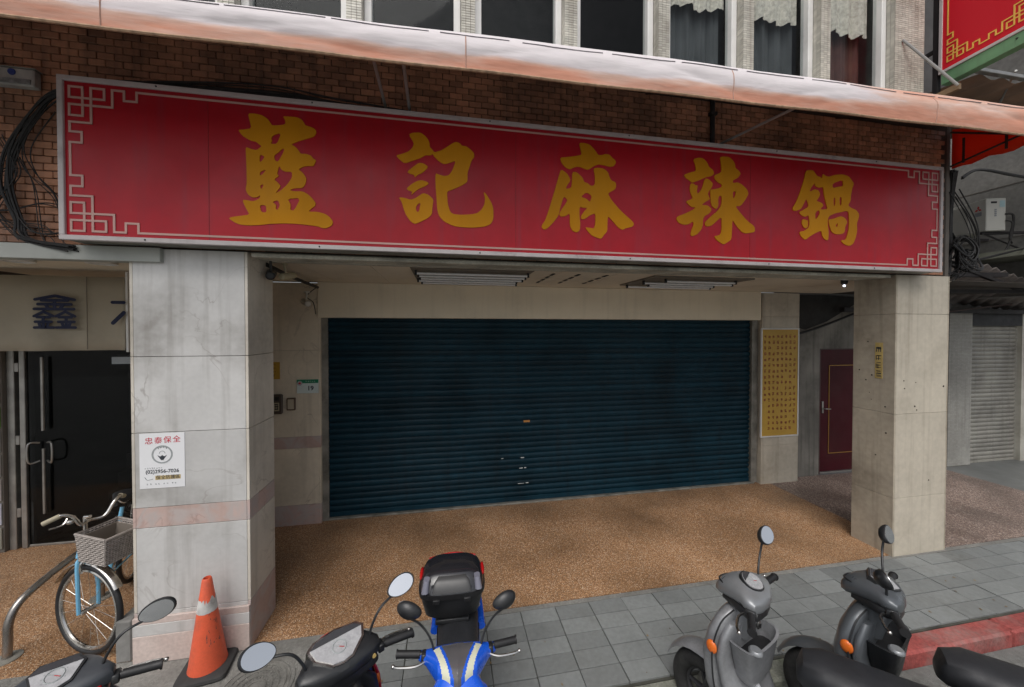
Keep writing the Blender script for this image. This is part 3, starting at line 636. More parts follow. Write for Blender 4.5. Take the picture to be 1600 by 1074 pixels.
# ---------------------------------------------------------------- awning
aw = thing('fabric_awning', 'faded salmon and white fabric awning stretched above the long red sign', 'awning')
def awn_mat():
    m = bpy.data.materials.new('faded_awning_cloth'); m.use_nodes = True
    t = m.node_tree; N = t.nodes.new; L = t.links.new; p = t.nodes['Principled BSDF']
    p.inputs['Roughness'].default_value = 0.9; p.inputs['Specular IOR Level'].default_value = 0.15
    geo = N('ShaderNodeNewGeometry'); uv = N('ShaderNodeAttribute'); uv.attribute_name = 'fade'
    mp = N('ShaderNodeMapping'); mp.inputs['Scale'].default_value = (1.0, 1, 7); mp.inputs['Rotation'].default_value = (0, R(9), 0); L(geo.outputs['Position'], mp.inputs[0])
    n = N('ShaderNodeTexNoise'); n.inputs['Scale'].default_value = 1.6; n.inputs['Detail'].default_value = 7; n.inputs['Roughness'].default_value = 0.62; L(mp.outputs[0], n.inputs['Vector'])
    a = N('ShaderNodeMath'); a.operation = 'MULTIPLY_ADD'; L(n.outputs['Fac'], a.inputs[0]); a.inputs[1].default_value = 1.0; L(uv.outputs['Fac'], a.inputs[2])
    r = N('ShaderNodeMapRange'); L(a.outputs[0], r.inputs[0]); r.inputs[1].default_value = 0.55; r.inputs[2].default_value = 1.25
    cr = N('ShaderNodeValToRGB'); L(r.outputs[0], cr.inputs[0]); e = cr.color_ramp.elements
    e[0].color = (0.62, 0.30, 0.21, 1); e[1].color = (0.74, 0.69, 0.70, 1); k = e.new(0.4); k.color = (0.66, 0.45, 0.37, 1); k = e.new(0.7); k.color = (0.70, 0.63, 0.64, 1)
    L(cr.outputs[0], p.inputs['Base Color'])
    b = N('ShaderNodeBump'); b.inputs['Strength'].default_value = 0.25; b.inputs['Distance'].default_value = 0.01
    n2 = N('ShaderNodeTexNoise'); n2.inputs['Scale'].default_value = 9; n2.inputs['Detail'].default_value = 4; L(mp.outputs[0], n2.inputs['Vector'])
    L(n2.outputs['Fac'], b.inputs['Height']); L(b.outputs[0], p.inputs['Normal'])
    tr = N('ShaderNodeBsdfTranslucent'); L(cr.outputs[0], tr.inputs[0]); mx = N('ShaderNodeMixShader'); mx.inputs[0].default_value = 0.15
    L(p.outputs[0], mx.inputs[1]); L(tr.outputs[0], mx.inputs[2]); L(mx.outputs[0], t.nodes['Material Output'].inputs[0])
    return m
awm = awn_mat()
import mathutils
nz = mathutils.noise
base_prof = [(0, 2.200, 0), (.15, 2.196, .03), (.3, 2.192, .06), (.45, 2.190, .09), (.6, 2.190, .115), (.72, 2.194, .14), (.84, 2.204, .163), (.95, 2.218, .185), (1.06, 2.236, .205), (1.18, 2.255, .222), (1.3, 2.278, .236), (1.5, 2.34, .27), (2, 2.6, .44), (2.6, 3.06, .70)]
def prof_at(t):
    for a, b in zip(base_prof, base_prof[1:]):
        if a[0] <= t <= b[0]:
            f = (t - a[0]) / (b[0] - a[0]); return a[1] + (b[1] - a[1]) * f, a[2] + (b[2] - a[2]) * f
ts = [i * .05 for i in range(27)] + [1.4, 1.5, 1.75, 2.0, 2.3, 2.6]
def awn_pts(x):
    zb = 3.925 + (x + 3) * 0.0125 + 0.003 * math.sin(x * 5.1)
    P = []
    grow = 1 + (0.22 if x > 1 else 0.22 * (x + 3) / 4)
    for t in ts:
        y, z = prof_at(t)
        env = math.sin(min(t, 1.25) / 1.25 * math.pi) ** 0.7 if t < 1.25 else 0
        # taut diagonal creases: ridged noise sheared along the cloth
        u = x * .55 + t * .8 + .35 * nz.noise(Vector((x * .6, 0, 9)))
        c1 = abs(nz.noise(Vector((u, t * .7, 1.3)))) * 2
        u2 = x * 1.6 - t * 1.3 + .5 * nz.noise(Vector((x * .8, t, 3)))
        c2 = abs(nz.noise(Vector((u2, t * .9, 7.1)))) * 2
        dd = .019 * (c1 ** .75) + .007 * (c2 ** .6) + .004 * nz.noise(Vector((x * 9, t * 4, 0)))
        z2 = z if t > 1.9 else z * (1 + (grow - 1) * (1 if t > .6 else t / .6))
        P.append((x, y - env * (dd - .02), zb + z2))
    return P
nn = 620; rings = [awn_pts(-4.6 + (5.50 + 4.6) * i / nn) for i in range(nn + 1)]
mbw = MB().rings(rings, cap=False, closed=False)
me = mbw.mesh('cloth', awm, smooth=80)
at = me.attributes.new('fade', 'FLOAT', 'POINT')
kk = len(ts)
for i in range(len(me.vertices)):
    r_, c_ = divmod(i, kk); x = mbw.v[i][0]; tt = min(ts[c_], 1.3)
    st = max(0, min(1, (tt - .22) / .40)); st = st * st * (3 - 2 * st)
    right = max(0, min(1, (x - 2.6) / 1.0)); left = max(0, min(1, (-x - .9) / 1.2))
    at.data[i].value = .13 + .75 * st * (1 - .85 * right) * (1 - .5 * left) - .05 * right + .12 * nz.noise(Vector((x * 1.1, 0, 4)))
cl = put(me, 'cloth', aw)
so = cl.modifiers.new('thickness', 'SOLIDIFY'); so.thickness = 0.004
def on_cloth(x, t, off=.004):
    P = awn_pts(x); k = min(range(len(ts)), key=lambda q: abs(ts[q] - t)); return (P[k][0], P[k][1] - off, P[k][2])
stm_ = MB(); x = -4.5
while x < 5.4:
    l = rng.uniform(.25, .55); pts = [on_cloth(x + l * q / 8, .95, .003) for q in range(9)]
    stm_.tube(pts, .0028, 4); x += l + rng.uniform(.02, .12)
tag(obj('seam_stitching', stm_, M('grey_thread', (0.22, 0.2, 0.22)), aw), kind='stuff')
for x in (-3.4, -1.72, 0.12, 1.95, 3.75):
    obj('cloth_seam', MB().tube([on_cloth(x, t, .0015) for t in [q * .1 for q in range(10)]], .0035, 4), M('seam_thread', (0.42, 0.24, 0.18)), aw)
hem = MB()
hp = [(p[0][0], p[0][1], p[0][2] - 0.003) for p in rings[::3]]
hem.tube(hp, 0.009, 6)
obj('hem_cord', hem, M('tan_hem', (0.33, 0.21, 0.13), rough=0.8, var=0.3, vs=30), aw, smooth=True)
orange = M('orange_red_cloth', (0.72, 0.09, 0.03), rough=0.7, var=0.15, vs=2, bump=0.3, bs=9)
fl = MB(); pts = []
for i in range(13):
    y = 3.06 - i * (3.06 - 2.2) / 12; wv = 0.02 * math.sin(i * 1.3)
    pts.append([(5.46 + wv, y, 4.17 + 0.01 * math.sin(i * 2)), (5.455 - wv * .5, y, 4.29), (5.46, y, max(4.40, 4.60 - (3.06 - y) * 0.38))])
fl.rings(pts, cap=False, closed=False)
_t = orange.node_tree; _tl = _t.nodes.new('ShaderNodeBsdfTranslucent'); _tl.inputs[0].default_value = (0.9, 0.11, 0.03, 1); _ms = _t.nodes.new('ShaderNodeMixShader'); _ms.inputs[0].default_value = .65
_t.links.new(_t.nodes['Principled BSDF'].outputs[0], _ms.inputs[1]); _t.links.new(_tl.outputs[0], _ms.inputs[2]); _t.links.new(_ms.outputs[0], _t.nodes['Material Output'].inputs[0])
o = obj('side_flap', fl, orange, aw, smooth=80); o.modifiers.new('t', 'SOLIDIFY').thickness = 0.004
fr_ = MB()
for x in (-4.4, -2.4, -0.3, 1.8, 3.9, 5.42): fr_.tube([(x, 2.28, 4.02 + (x + 3) * .0125), (x, 3.05, 4.56)], 0.011, 6)
fr_.tube([(-4.6, 2.29, 3.99), (5.45, 2.29, 4.12)], 0.016, 8)
for y in (2.65, 2.95): fr_.tube([(5.42, y, 4.19), (5.42, y, 4.45)], 0.011, 6)
fr_.tube([(5.42, 3.05, 4.19), (5.42, 2.25, 4.33)], 0.010, 6)
obj('frame', fr_, M('rusty_dark_frame', (0.05, 0.03, 0.022), rough=0.7, var=0.3), aw, smooth=True)
rodm = M('grey_steel_rod', (0.30, 0.30, 0.29), rough=0.5, metal=0.4)
for k, (a, b) in enumerate((((-0.457, 3.05, 4.13), (-0.43, 2.28, 4.05)), ((-0.278, 3.05, 4.12), (-0.255, 2.28, 4.06)), ((2.50, 3.05, 4.14), (2.60, 2.3, 4.08)))):
    obj('stay_rod', MB().tube([a, b], 0.011, 8), rodm, aw, smooth=True)

# ---------------------------------------------------------------- cables and boxes on the brick wall
def cable_bundle(label, paths, group=None, seed=1):
    t = thing('cable_bundle', label, 'cables', group=group)
    r_ = random.Random(seed)
    for P, n, sp, rad in paths:
        for q in range(n):
            off = Vector((r_.uniform(-sp, sp), r_.uniform(-sp, sp) * 0.5, r_.uniform(-sp, sp)))
            pts = [Vector(p) + off + Vector((r_.uniform(-sp, sp), 0, r_.uniform(-sp, sp))) * 0.5 for p in P]
            obj('cable', MB().tube(smooth_path(pts, 7), rad * r_.uniform(.7, 1.2), 6), cablem, t, smooth=True)
    return t
cable_bundle('thick black cable bundle curving down the brick left of the red sign', [
    ([(-2.50, 3.02, 4.05), (-2.62, 3.0, 4.0), (-2.74, 3.0, 3.85), (-2.86, 3.0, 3.6), (-2.885, 3.0, 3.37), (-2.83, 3.0, 3.15), (-2.78, 2.99, 3.02), (-2.5, 2.97, 2.965)], 8, .022, .0062),
    ([(-2.64, 3.0, 3.93), (-2.78, 3.0, 3.68), (-2.75, 3.0, 3.5), (-2.62, 3.0, 3.35), (-2.55, 3.0, 3.2), (-2.5, 3.0, 3.18)], 4, .035, .0035),
    ([(-2.9, 3.0, 3.5), (-3.05, 3.0, 3.35), (-2.95, 3.0, 3.12), (-2.7, 2.99, 3.08), (-2.6, 2.99, 3.02)], 5, .05, .003),
    ([(-2.95, 3.0, 3.7), (-2.86, 3.0, 3.45), (-2.98, 3.0, 3.2), (-2.85, 3.0, 3.02)], 4, .04, .003),
    ([(-2.82, 3.01, 3.6), (-2.74, 3.0, 3.4), (-2.7, 3.0, 3.1), (-2.66, 2.99, 3.0)], 2, .03, .0035),
    ([(-2.87, 3.01, 3.4), (-3.1, 3.0, 3.1), (-3.4, 3.0, 3.02), (-3.9, 3.0, 3.04)], 3, .02, .006),
    ([(-3.4, 3.01, 3.28), (-2.95, 3.0, 3.22), (-2.7, 3.0, 3.28), (-2.55, 3.01, 3.24)], 2, .02, .0045),
    ([(-2.87, 3.0, 3.2), (-2.75, 2.99, 3.05), (-2.55, 2.985, 3.06), (-2.45, 3.0, 3.16)], 2, .025, .0035)], seed=2)
cable_bundle('black cable bundle lying along the top edge of the red sign at its left half', [
    ([(-2.56, 3.02, 4.05), (-2.25, 3.02, 4.145), (-1.8, 3.03, 4.17), (-1.15, 3.03, 4.19), (-0.65, 3.03, 4.13), (0.2, 3.03, 4.095), (1.2, 3.03, 4.085)], 8, .012, .008),
    ([(-2.45, 3.02, 4.10), (-1.5, 3.03, 4.12), (-0.6, 3.03, 4.09), (2.0, 3.03, 4.08), (4.9, 3.03, 4.08)], 4, .010, .007),
    ([(-2.52, 3.02, 4.08), (-2.0, 3.02, 4.17), (-1.3, 3.02, 4.22), (-0.8, 3.02, 4.17), (0.3, 3.02, 4.11), (0.9, 3.03, 4.10)], 5, .018, .004)], seed=5)
mt = thing('meter_box', 'small grimy white enamel box with a printed plate on the brick at far left', 'box', (-2.86, 3.05, 4.1))
obj('case', MB().box(-0.13, -0.05, -0.055, 0.13, 0, 0.06, .006), M('grimy_white_enamel', (0.36, 0.35, 0.33), rough=0.5, var=0.2, vs=8, dirt=0.7, dcol=(0.05, 0.05, 0.05), ds=10), mt)
obj('badge', MB().lathe([(0.022, 0), (0.02, -0.006)], c=(0.01, -0.05, 0.03), ax='y', n=16), M('blue_badge', (0.02, 0.04, 0.2)), mt)
obj('printed_plate', MB().box(-0.115, -0.056, -0.045, 0.115, -0.05, -0.012, .002), M('grey_plate', (0.18, 0.18, 0.18), var=0.4, vs=40), mt)
obj('shade_rim', MB().box(-0.14, -0.055, 0.06, 0.14, 0, 0.067, .002), galv, mt)
pp = thing('wall_pipe', 'short dark vertical pipe on the brick above the right half of the sign', 'pipe', (2.47, 3.035, 0))
obj('pipe', MB().tube([(0, 0, 4.06), (0, 0, 4.66)], 0.022, 10), cablem, pp, smooth=True)
obj('bracket', MB().box(-.035, -.026, 4.42, .035, .02, 4.45, .003), cablem, pp)

# ---------------------------------------------------------------- under the arcade ceiling
def lamp(name, x0, x1, y0, y1, n, label, broken=False):
    t = thing(name, label, 'ceiling light', group='fluorescent battens under the arcade ceiling')
    obj('tray', MB().box(x0 - .03, y0 - .04, 2.985, x1 + .03, y1 + .04, 3.002, .002), M('lamp_tray', (0.16, 0.14, 0.11), rough=0.6, dirt=0.5), t)
    for k in range(n):
        y = y0 + (y1 - y0) * (k + .5) / n; j = rng.uniform(-.02, .02)
        a, b = (x0 + j, x1 + j) if not broken or k % 2 else (x0 + 0.18, x1 - 0.1)
        obj('tube', MB().tube([(a, y, 2.955), (b, y, 2.955)], 0.0115, 8), tubem, t, smooth=True)
        for xx in (a, b - 0.02): obj('socket', MB().box(xx, y - .014, 2.94, xx + .02, y + .014, 2.985, .002), blackp, t)
    return t
lamp('ceiling_light', -0.30, 0.83, 3.52, 4.42, 5, 'row of five white tubes under the ceiling over the left half of the blue shutter')
lamp('ceiling_light', 2.25, 3.45, 3.62, 4.34, 4, 'uneven row of four dark-ended white tubes over the right half of the blue shutter', True)
vt = thing('ceiling_vent', 'three rows of dark slots in the ceiling between the two tube lights', 'vent')
for x in (1.10, 1.38, 1.70):
    for k in range(4):
        obj('slot', MB().box(x, 3.66 + k * .2, 2.994, x + .03, 3.78 + k * .2, 3.0 - .0015), M('slot_dark', (0.02, 0.018, 0.015)), vt)
spot = M('lit_spot', (0.8, 0.8, 0.9), rough=0.2)
em = spot.node_tree.nodes['Principled BSDF']; em.inputs['Emission Color'].default_value = (0.85, 0.88, 1, 1); em.inputs['Emission Strength'].default_value = 2.5
ds_ = thing('spot_lamp', 'small lit white spot lamp under the ceiling beside the right pillar', 'lamp', (4.62, 3.5, 2.93))
obj('bulb', MB().ell((0, 0, 0), (0.013, 0.013, 0.012)), spot, ds_, smooth=True)
obj('holder', MB().lathe([(0.03, 0.02), (0.034, 0.05), (0.034, 0.075)], n=16), blackp, ds_, smooth=True)
# cameras and conduit by the left pillar
ct = thing('conduit', 'dark conduit run along the ceiling corner from left pillar to back pier', 'pipe')
obj('pipe', MB().tube([(-1.455, 3.3, 2.945), (-1.50, 3.9, 2.93), (-1.545, 4.78, 2.93)], 0.018, 8), cablem, ct, smooth=True)
obj('wire', MB().tube(smooth_path([(-1.54, 4.75, 2.93), (-1.66, 4.76, 2.82), (-1.58, 4.74, 2.74), (-1.56, 4.76, 2.6)]), 0.005, 6), cablem, ct, smooth=True)
def cctv(loc, rz, label, mat, s=1.0):
    t = thing('security_camera', label, 'camera', loc, rz, 'cameras under the arcade ceiling')
    X = Matrix.Rotation(R(-14), 4, 'X')
    obj('body', MB(X).lathe([(0.0 + .02 * s, .10 * s), (.032 * s, .09 * s), (.034 * s, -.06 * s), (.028 * s, -.075 * s)], ax='y', n=18), mat, t, smooth=True)
    obj('lens', MB(X).lathe([(.024 * s, -.076 * s), (.02 * s, -.08 * s)], ax='y', n=16), black, t, smooth=True)
    obj('bracket', MB().tube([(0, .03 * s, .02 * s), (0, .05 * s, .10 * s)], .009 * s, 8).lathe([(.03 * s, .10 * s), (.03 * s, .115 * s)], c=(0, .05 * s, 0), n=16), mat, t, smooth=True)
    return t
camw = M('white_camera_shell', (0.52, 0.51, 0.47), rough=0.4)
cctv((-1.42, 3.30, 2.865), R(200), 'black bullet camera under the sign at the top of the left pillar', blackp, 1.1)
cctv((-1.36, 3.48, 2.88), R(160), 'cream bullet camera just right of the black one by the left pillar', M('cream_shell', (0.45, 0.40, 0.27)), 0.9)
cctv((-1.66, 4.72, 2.74), R(215), 'white bullet camera on a bracket at the upper left corner of the blue shutter', camw, 1.1)

# ---------------------------------------------------------------- plates, stickers, posters
def marks(x0, z0, w, h, y, rr, n=5):
    """unreadable little printed strokes"""
    b = MB()
    for _ in range(n):
        if rr.random() < .6:
            z = z0 + rr.uniform(.08, .9) * h; a = x0 + rr.uniform(0, .25) * w; b.box(a, y, z, a + rr.uniform(.5, .75) * w, y + .0008, z + h * .13)
        else:
            x = x0 + rr.uniform(.1, .8) * w; a = z0 + rr.uniform(0, .3) * h; b.box(x, y - .0002, a, x + w * .14, y + .0008, a + rr.uniform(.5, .7) * h)
    return b
rr = random.Random(11)
st = thing('security_notice', 'white security notice with red heading and round emblem on the left marble pillar', 'notice', (0, 0, 0))
nx0, nx1, nz0, nz1, ny = -2.165, -1.882, 1.262, 1.66, 3.0165
obj('sheet', MB().box(nx0, ny, nz0, nx1, ny + .003, nz1), M('white_sticker', (0.74, 0.74, 0.75), rough=0.35, var=0.03, dirt=0.1), st)
redink = M('red_ink', (0.55, 0.02, 0.05)); darkink = M('dark_ink', (0.03, 0.035, 0.045)); greyink = M('grey_ink', (0.3, 0.32, 0.32)); tanink = M('tan_band', (0.55, 0.42, 0.2))
cxn = (nx0 + nx1) / 2
for i, ch in enumerate('忠泰保全'):
    put(text_mesh(ch, .052, redink, Matrix.Translation((cxn - .082 + i * .058, ny - .001, 1.603 + i * .002)) @ FACE, .001, .0, 1.0), 'heading', st)
obj('emblem_ring', MB().lathe([(.066, 0), (.066, -.001), (.056, -.001), (.056, 0)], c=(cxn, ny - .0005, 1.505), ax='y', n=30, cap=False), greyink, st)
obj('emblem', MB().prism([(cxn - .03, 1.50), (cxn - .012, 1.49), (cxn, 1.50), (cxn + .012, 1.49), (cxn + .03, 1.50), (cxn + .005, 1.462), (cxn, 1.466), (cxn - .005, 1.462)], ny - .0015, ny), darkink, st)
obj('emblem_cap', MB().tube([(cxn + .018 * math.cos(a), ny - .001, 1.512 + .018 * math.sin(a)) for a in [math.pi * k / 8 for k in range(9)]], .0015, 4), greyink, st)
for i in range(4):
    a = R(125 - i * 23); obj('emblem_letter', marks(cxn + .045 * math.cos(a) - .006, 1.507 + .045 * math.sin(a), .013, .013, ny - .0012, rr, 4), darkink, st)
put(text_mesh('(02)2956-7026', .036, darkink, Matrix.Translation((cxn, ny - .001, 1.382)) @ FACE, .001, .0004, 0.98), 'telephone_number', st)
for i in range(8): obj('small_print', marks(cxn - .11 + i * .014, 1.402, .010, .011, ny - .001, rr, 4), greyink, st)
obj('band', MB().box(cxn - .045, ny - .0008, 1.322, cxn + .115, ny, 1.352), tanink, st)
put(text_mesh('保全防護區', .032, darkink, Matrix.Translation((cxn + .035, ny - .0015, 1.337)) @ FACE, .001, .0, 0.95), 'band_lettering', st)
obj('swoosh', MB().tube(smooth_path([(cxn - .11, ny - .001, 1.345), (cxn - .095, ny - .001, 1.325), (cxn - .06, ny - .001, 1.33)]), .002, 5), greyink, st)
for i in range(8): obj('small_print', marks(cxn - .1 + i * .021 + (i // 2) * .01, 1.287, .012, .012, ny - .001, rr, 4), greyink, st)
# house number
hn = thing('house_number_plate', 'small white and green house number plate reading 19 on the back pier', 'number plate')
obj('plate', MB().box(-1.80, 4.818, 1.63, -1.555, 4.829, 1.80, .002), M('pale_plate', (0.60, 0.68, 0.66), rough=0.35), hn)
obj('green_band', MB().box(-1.80, 4.8155, 1.755, -1.555, 4.818, 1.80), M('green_band', (0.01, 0.20, 0.10), rough=0.4), hn)
obj('emblem', MB().lathe([(.03, 0), (.03, -.002)], c=(-1.765, 4.815, 1.755), ax='y', n=20), M('emblem_grey', (0.4, 0.42, 0.42)), hn)
obj('emblem_flower', MB().ell((-1.765, 4.812, 1.755), (.015, .002, .012)), redink, hn)
put(text_mesh('19', .075, darkink, Matrix.Translation((-1.645, 4.8165, 1.69)) @ FACE, .002, .002, 1.0), 'numerals', hn)
for i in range(5): obj('band_lettering', marks(-1.70 + i * .024, 1.768, .016, .018, 4.8145, rr, 4), white, hn)
ys = thing('yellow_sticker', 'plain yellow paper sticker behind the left pillar edge', 'sticker')
obj('sheet', MB().box(-2.11, 4.826, 1.81, -1.99, 4.8293, 2.02), M('yellow_paper', (0.42, 0.25, 0.03), rough=0.7, var=0.1), ys)
for i in range(4): obj('printed_mark', marks(-2.08, 1.84 + i * .045, .05, .03, 4.8255, rr, 4), M('brown_ink', (0.2, 0.1, 0.02)), ys)
ic = thing('entry_phone', 'dark entry phone with a lit keypad square on the back pier', 'intercom')
obj('case', MB().box(-2.08, 4.79, 1.39, -1.955, 4.829, 1.63, .012), M('brown_plastic', (0.06, 0.045, 0.035), rough=0.4), ic, smooth=30)
obj('keypad', MB().box(-2.05, 4.785, 1.43, -1.985, 4.79, 1.53, .002), M('cream_key', (0.35, 0.3, 0.2)), ic)
obj('display', MB().box(-2.05, 4.785, 1.555, -1.985, 4.79, 1.60, .002), black, ic)
obj('key', marks(-2.045, 1.44, .055, .08, 4.783, rr, 6), black, ic)
sw = thing('switch_box', 'small brown-rimmed cream switch box beside the entry phone', 'switch')
obj('case', MB().box(-1.91, 4.80, 1.43, -1.815, 4.829, 1.58, .004), M('brown_rim', (0.10, 0.06, 0.04)), sw)
obj('cover', MB().box(-1.897, 4.795, 1.445, -1.828, 4.80, 1.565, .002), M('cream_cover', (0.42, 0.37, 0.28)), sw)
# menu poster
mp_ = thing('menu_poster', 'tall yellow poster with columns of tiny red writing in a white frame beside the shutter', 'poster')
px0, px1, pz0, pz1 = 4.80, 5.495, 0.735, 2.44
obj('backing', MB().box(px0 + .01, 4.815, pz0 + .01, px1 - .01, 4.828, pz1 - .01), M('poster_yellow', (0.50, 0.305, 0.045), rough=0.5, var=0.08, vs=2, streak=0.1, dcol=(0.4, 0.3, 0.1)), mp_)
obj('frame', MB().box(px0, 4.808, pz1 - .022, px1, 4.829, pz1, .002).box(px0, 4.808, pz0, px1, 4.829, pz0 + .022, .002).box(px0, 4.8085, pz0 + .022, px0 + .02, 4.829, pz1 - .022).box(px1 - .02, 4.8085, pz0 + .022, px1, 4.829, pz1 - .022), white, mp_)
inkm = M('faded_red_ink', (0.30, 0.085, 0.03))
for c in range(8):
    b = MB()
    for r_ in range(17):
        if (c == 0 and r_ > 11) or rr.random() < .05: continue
        s_ = marks(px0 + .05 + c * .077, pz1 - .16 - r_ * .090, .05, .058, 4.8135, rr, 7); b.add(s_.v, s_.f)
    obj('text_column', b, inkm, mp_)
# strip of paper on the right pillar
pp_ = thing('paper_strip', 'narrow yellow paper strip with four dark characters on the left side of the right pillar', 'notice')
obj('sheet', MB().box(4.651, 3.13, 1.88, 4.6545, 3.20, 2.27), M('aged_yellow_paper', (0.42, 0.31, 0.11), rough=0.7, var=0.15, vs=9), pp_)
for i in range(4):
    b = MB()
    for _ in range(6):
        if rr.random() < .6:
            z = 1.90 + i * .09 + rr.uniform(0, .06); b.box(4.650, 3.14 + rr.uniform(0, .01), z, 4.6515, 3.18 + rr.uniform(0, .01), z + .006)
        else:
            y = 3.145 + rr.uniform(0, .04); b.box(4.650, y, 1.90 + i * .09, 4.6515, y + .007, 1.95 + i * .09)
    obj('written_mark', b, darkink, pp_)

# ---------------------------------------------------------------- the shop on the left
ls = thing('glass_door_shop', 'dark glass-door shop front with steel posts left of the marble pillar', 'shop front')
obj('lintel_beam', MB().box(-6.5, 2.985, 2.888, -2.0, 3.07, 2.99, .003), M('grey_green_fascia', (0.36, 0.37, 0.34), rough=0.6, var=0.1, vs=2, dirt=0.3), ls)
obj('side_wall', MB().box(-2.26, 3.43, -.02, -2.20, 4.83, 2.99), sl, ls)
obj('head_wall', MB().box(-7, 4.86, 2.20, -2.26, 4.95, 3.0), darkwall, ls)
obj('interior_floor', MB().box(-4.57, 4.97, -.02, -2.3, 6.2, 0.0), M('dark_lobby_floor', (0.10, 0.095, 0.085), rough=0.3), ls)  # paler floor added to stand in for a floor reflection in the glass
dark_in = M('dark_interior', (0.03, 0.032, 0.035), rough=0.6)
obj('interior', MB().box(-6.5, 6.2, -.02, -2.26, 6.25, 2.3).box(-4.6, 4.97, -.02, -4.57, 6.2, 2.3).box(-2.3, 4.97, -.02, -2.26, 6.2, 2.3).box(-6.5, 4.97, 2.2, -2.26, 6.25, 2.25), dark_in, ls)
stp = M('dark_stair', (0.09, 0.09, 0.088), rough=0.6)  # tone lightened to stand in for reflections in the door glass
for k in range(7): obj('stair_step', MB().box(-4.2, 5.25 + k * .13, 0.0, -2.3, 5.40 + k * .13, 0.16 + k * .2, .004), stp, ls)
dg = bpy.data.materials.new('tinted_door_glass'); dg.use_nodes = True
_t = dg.node_tree; _g = _t.nodes.new('ShaderNodeBsdfGlossy'); _g.inputs['Roughness'].default_value = 0.02
_tr = _t.nodes.new('ShaderNodeBsdfTransparent'); _tr.inputs[0].default_value = (0.4, 0.42, 0.42, 1)
_lw = _t.nodes.new('ShaderNodeLayerWeight'); _pw = _t.nodes.new('ShaderNodeMath'); _pw.operation = 'POWER'; _pw.inputs[1].default_value = 4; _t.links.new(_lw.outputs['Facing'], _pw.inputs[0])
_fr = _t.nodes.new('ShaderNodeMapRange'); _fr.inputs[3].default_value = 0.022; _fr.inputs[4].default_value = 0.4; _t.links.new(_pw.outputs[0], _fr.inputs[0])
_mx = _t.nodes.new('ShaderNodeMixShader'); _t.links.new(_fr.outputs[0], _mx.inputs[0]); _t.links.new(_tr.outputs[0], _mx.inputs[1]); _t.links.new(_g.outputs[0], _mx.inputs[2])
_t.links.new(_mx.outputs[0], _t.nodes['Material Output'].inputs[0])
obj('door_post', MB().box(-4.70, 4.84, 0, -4.635, 4.90, 2.2, .004), steel, ls)
obj('door_post', MB().box(-4.60, 4.85, 0, -4.55, 4.90, 2.2, .004), steel, ls)
for z in (.35, 1.15, 1.95): obj('hinge', MB().box(-4.635, 4.845, z, -4.60, 4.87, z + .1, .003), steel, ls)
gd = bpy.data.objects.new('glass_door', None); col.objects.link(gd); gd.parent = ls
obj('pane', MB().box(-4.545, 4.872, 0.03, -3.40, 4.884, 2.19), dg, gd)
obj('pane', MB().box(-3.39, 4.872, 0.03, -2.28, 4.884, 2.19), dg, gd)
obj('bottom_rail', MB().box(-4.545, 4.865, 0.005, -2.28, 4.892, 0.028, .002), steel, gd)
obj('pull_bar', MB().tube([(-4.37, 4.83, 1.30), (-4.37, 4.83, 2.11)], .014, 8), steel, gd, smooth=True)
obj('pull_bar', MB().tube([(-4.37, 4.83, 0.38), (-4.37, 4.83, 1.10)], .012, 8), steel, gd, smooth=True)
for x0, x1 in ((-4.43, -4.48), (-4.36, -4.27)):
    obj('handle', MB().tube(smooth_path([(x0, 4.86, 0.96), (x1, 4.80, 0.96), (x1, 4.80, 1.16), (x0, 4.86, 1.16)], 5), .009, 8), steel, gd, smooth=True)
obj('notice', MB().box(-3.75, 4.868, 2.02, -3.45, 4.871, 2.10), M('painted_reflection', (0.4, 0.45, 0.5)), gd)  # pale blue patch painted in place of a reflection on the glass
# wall mailboxes at the frame's edge
mbx = thing('mailbox_stack', 'column of small steel mailboxes, one light green, left of the glass door', 'mailboxes')
obj('cabinet', MB().box(-5.3, 4.80, 0.0, -4.705, 4.95, 2.2, .004), joint, mbx)
mcols = [(0.3, 0.38, 0.36), (0.33, 0.31, 0.3), (0.18, 0.42, 0.06), (0.30, 0.29, 0.28), (0.32, 0.31, 0.29), (0.42, 0.41, 0.38), (0.45, 0.47, 0.52), (0.25, 0.24, 0.2)]
for k, c in enumerate(mcols):
    z = 2.12 - (k + 1) * .262
    obj('mailbox_door', MB().box(-5.28, 4.785, z + .02, -4.715, 4.799, z + .25, .003), M('mailbox_%d' % k, c, rough=0.5, var=0.12, dirt=0.2), mbx)
bn = thing('shop_banner', 'beige hanging banner with dark blue characters above the glass door', 'banner')
banm = M('beige_canvas', (0.38, 0.335, 0.26), rough=0.85, var=0.08, vs=1.2, bump=0.2, bs=30, dirt=0.15)
b = MB(); rings = []
for i in range(81):
    x = -6.4 + (3.30) * i / 80; w = 0.006 * math.sin(x * 7) + .004 * math.sin(x * 17)
    rings.append([(x, 4.2 + w * (1 + q), 2.21 + .71 * (1 - q / 5) if q else 2.925) for q in range(5)] + [(x, 4.2 + w * 6, 2.208)])
for r_ in rings:
    for q in range(6): r_[q] = (r_[q][0], r_[q][1], 2.925 - (2.925 - 2.208) * q / 5)
o = obj('canvas', b.rings(rings, cap=False, closed=False), banm, bn, smooth=80); o.modifiers.new('t', 'SOLIDIFY').thickness = .003
obj('edge_pole', MB().box(-3.10, 4.18, 2.19, -3.078, 4.215, 2.98, .003), white, bn)
for x in (-4.33, -3.42): obj('hem_seam', MB().box(x, 4.178, 2.22, x + .005, 4.185, 2.92), M('seam', (0.22, 0.19, 0.15)), bn)
navy = M('navy_lettering', (0.005, 0.010, 0.045), rough=0.7)
cx, cz, W_, H_ = -3.645, 2.578, .335, .30
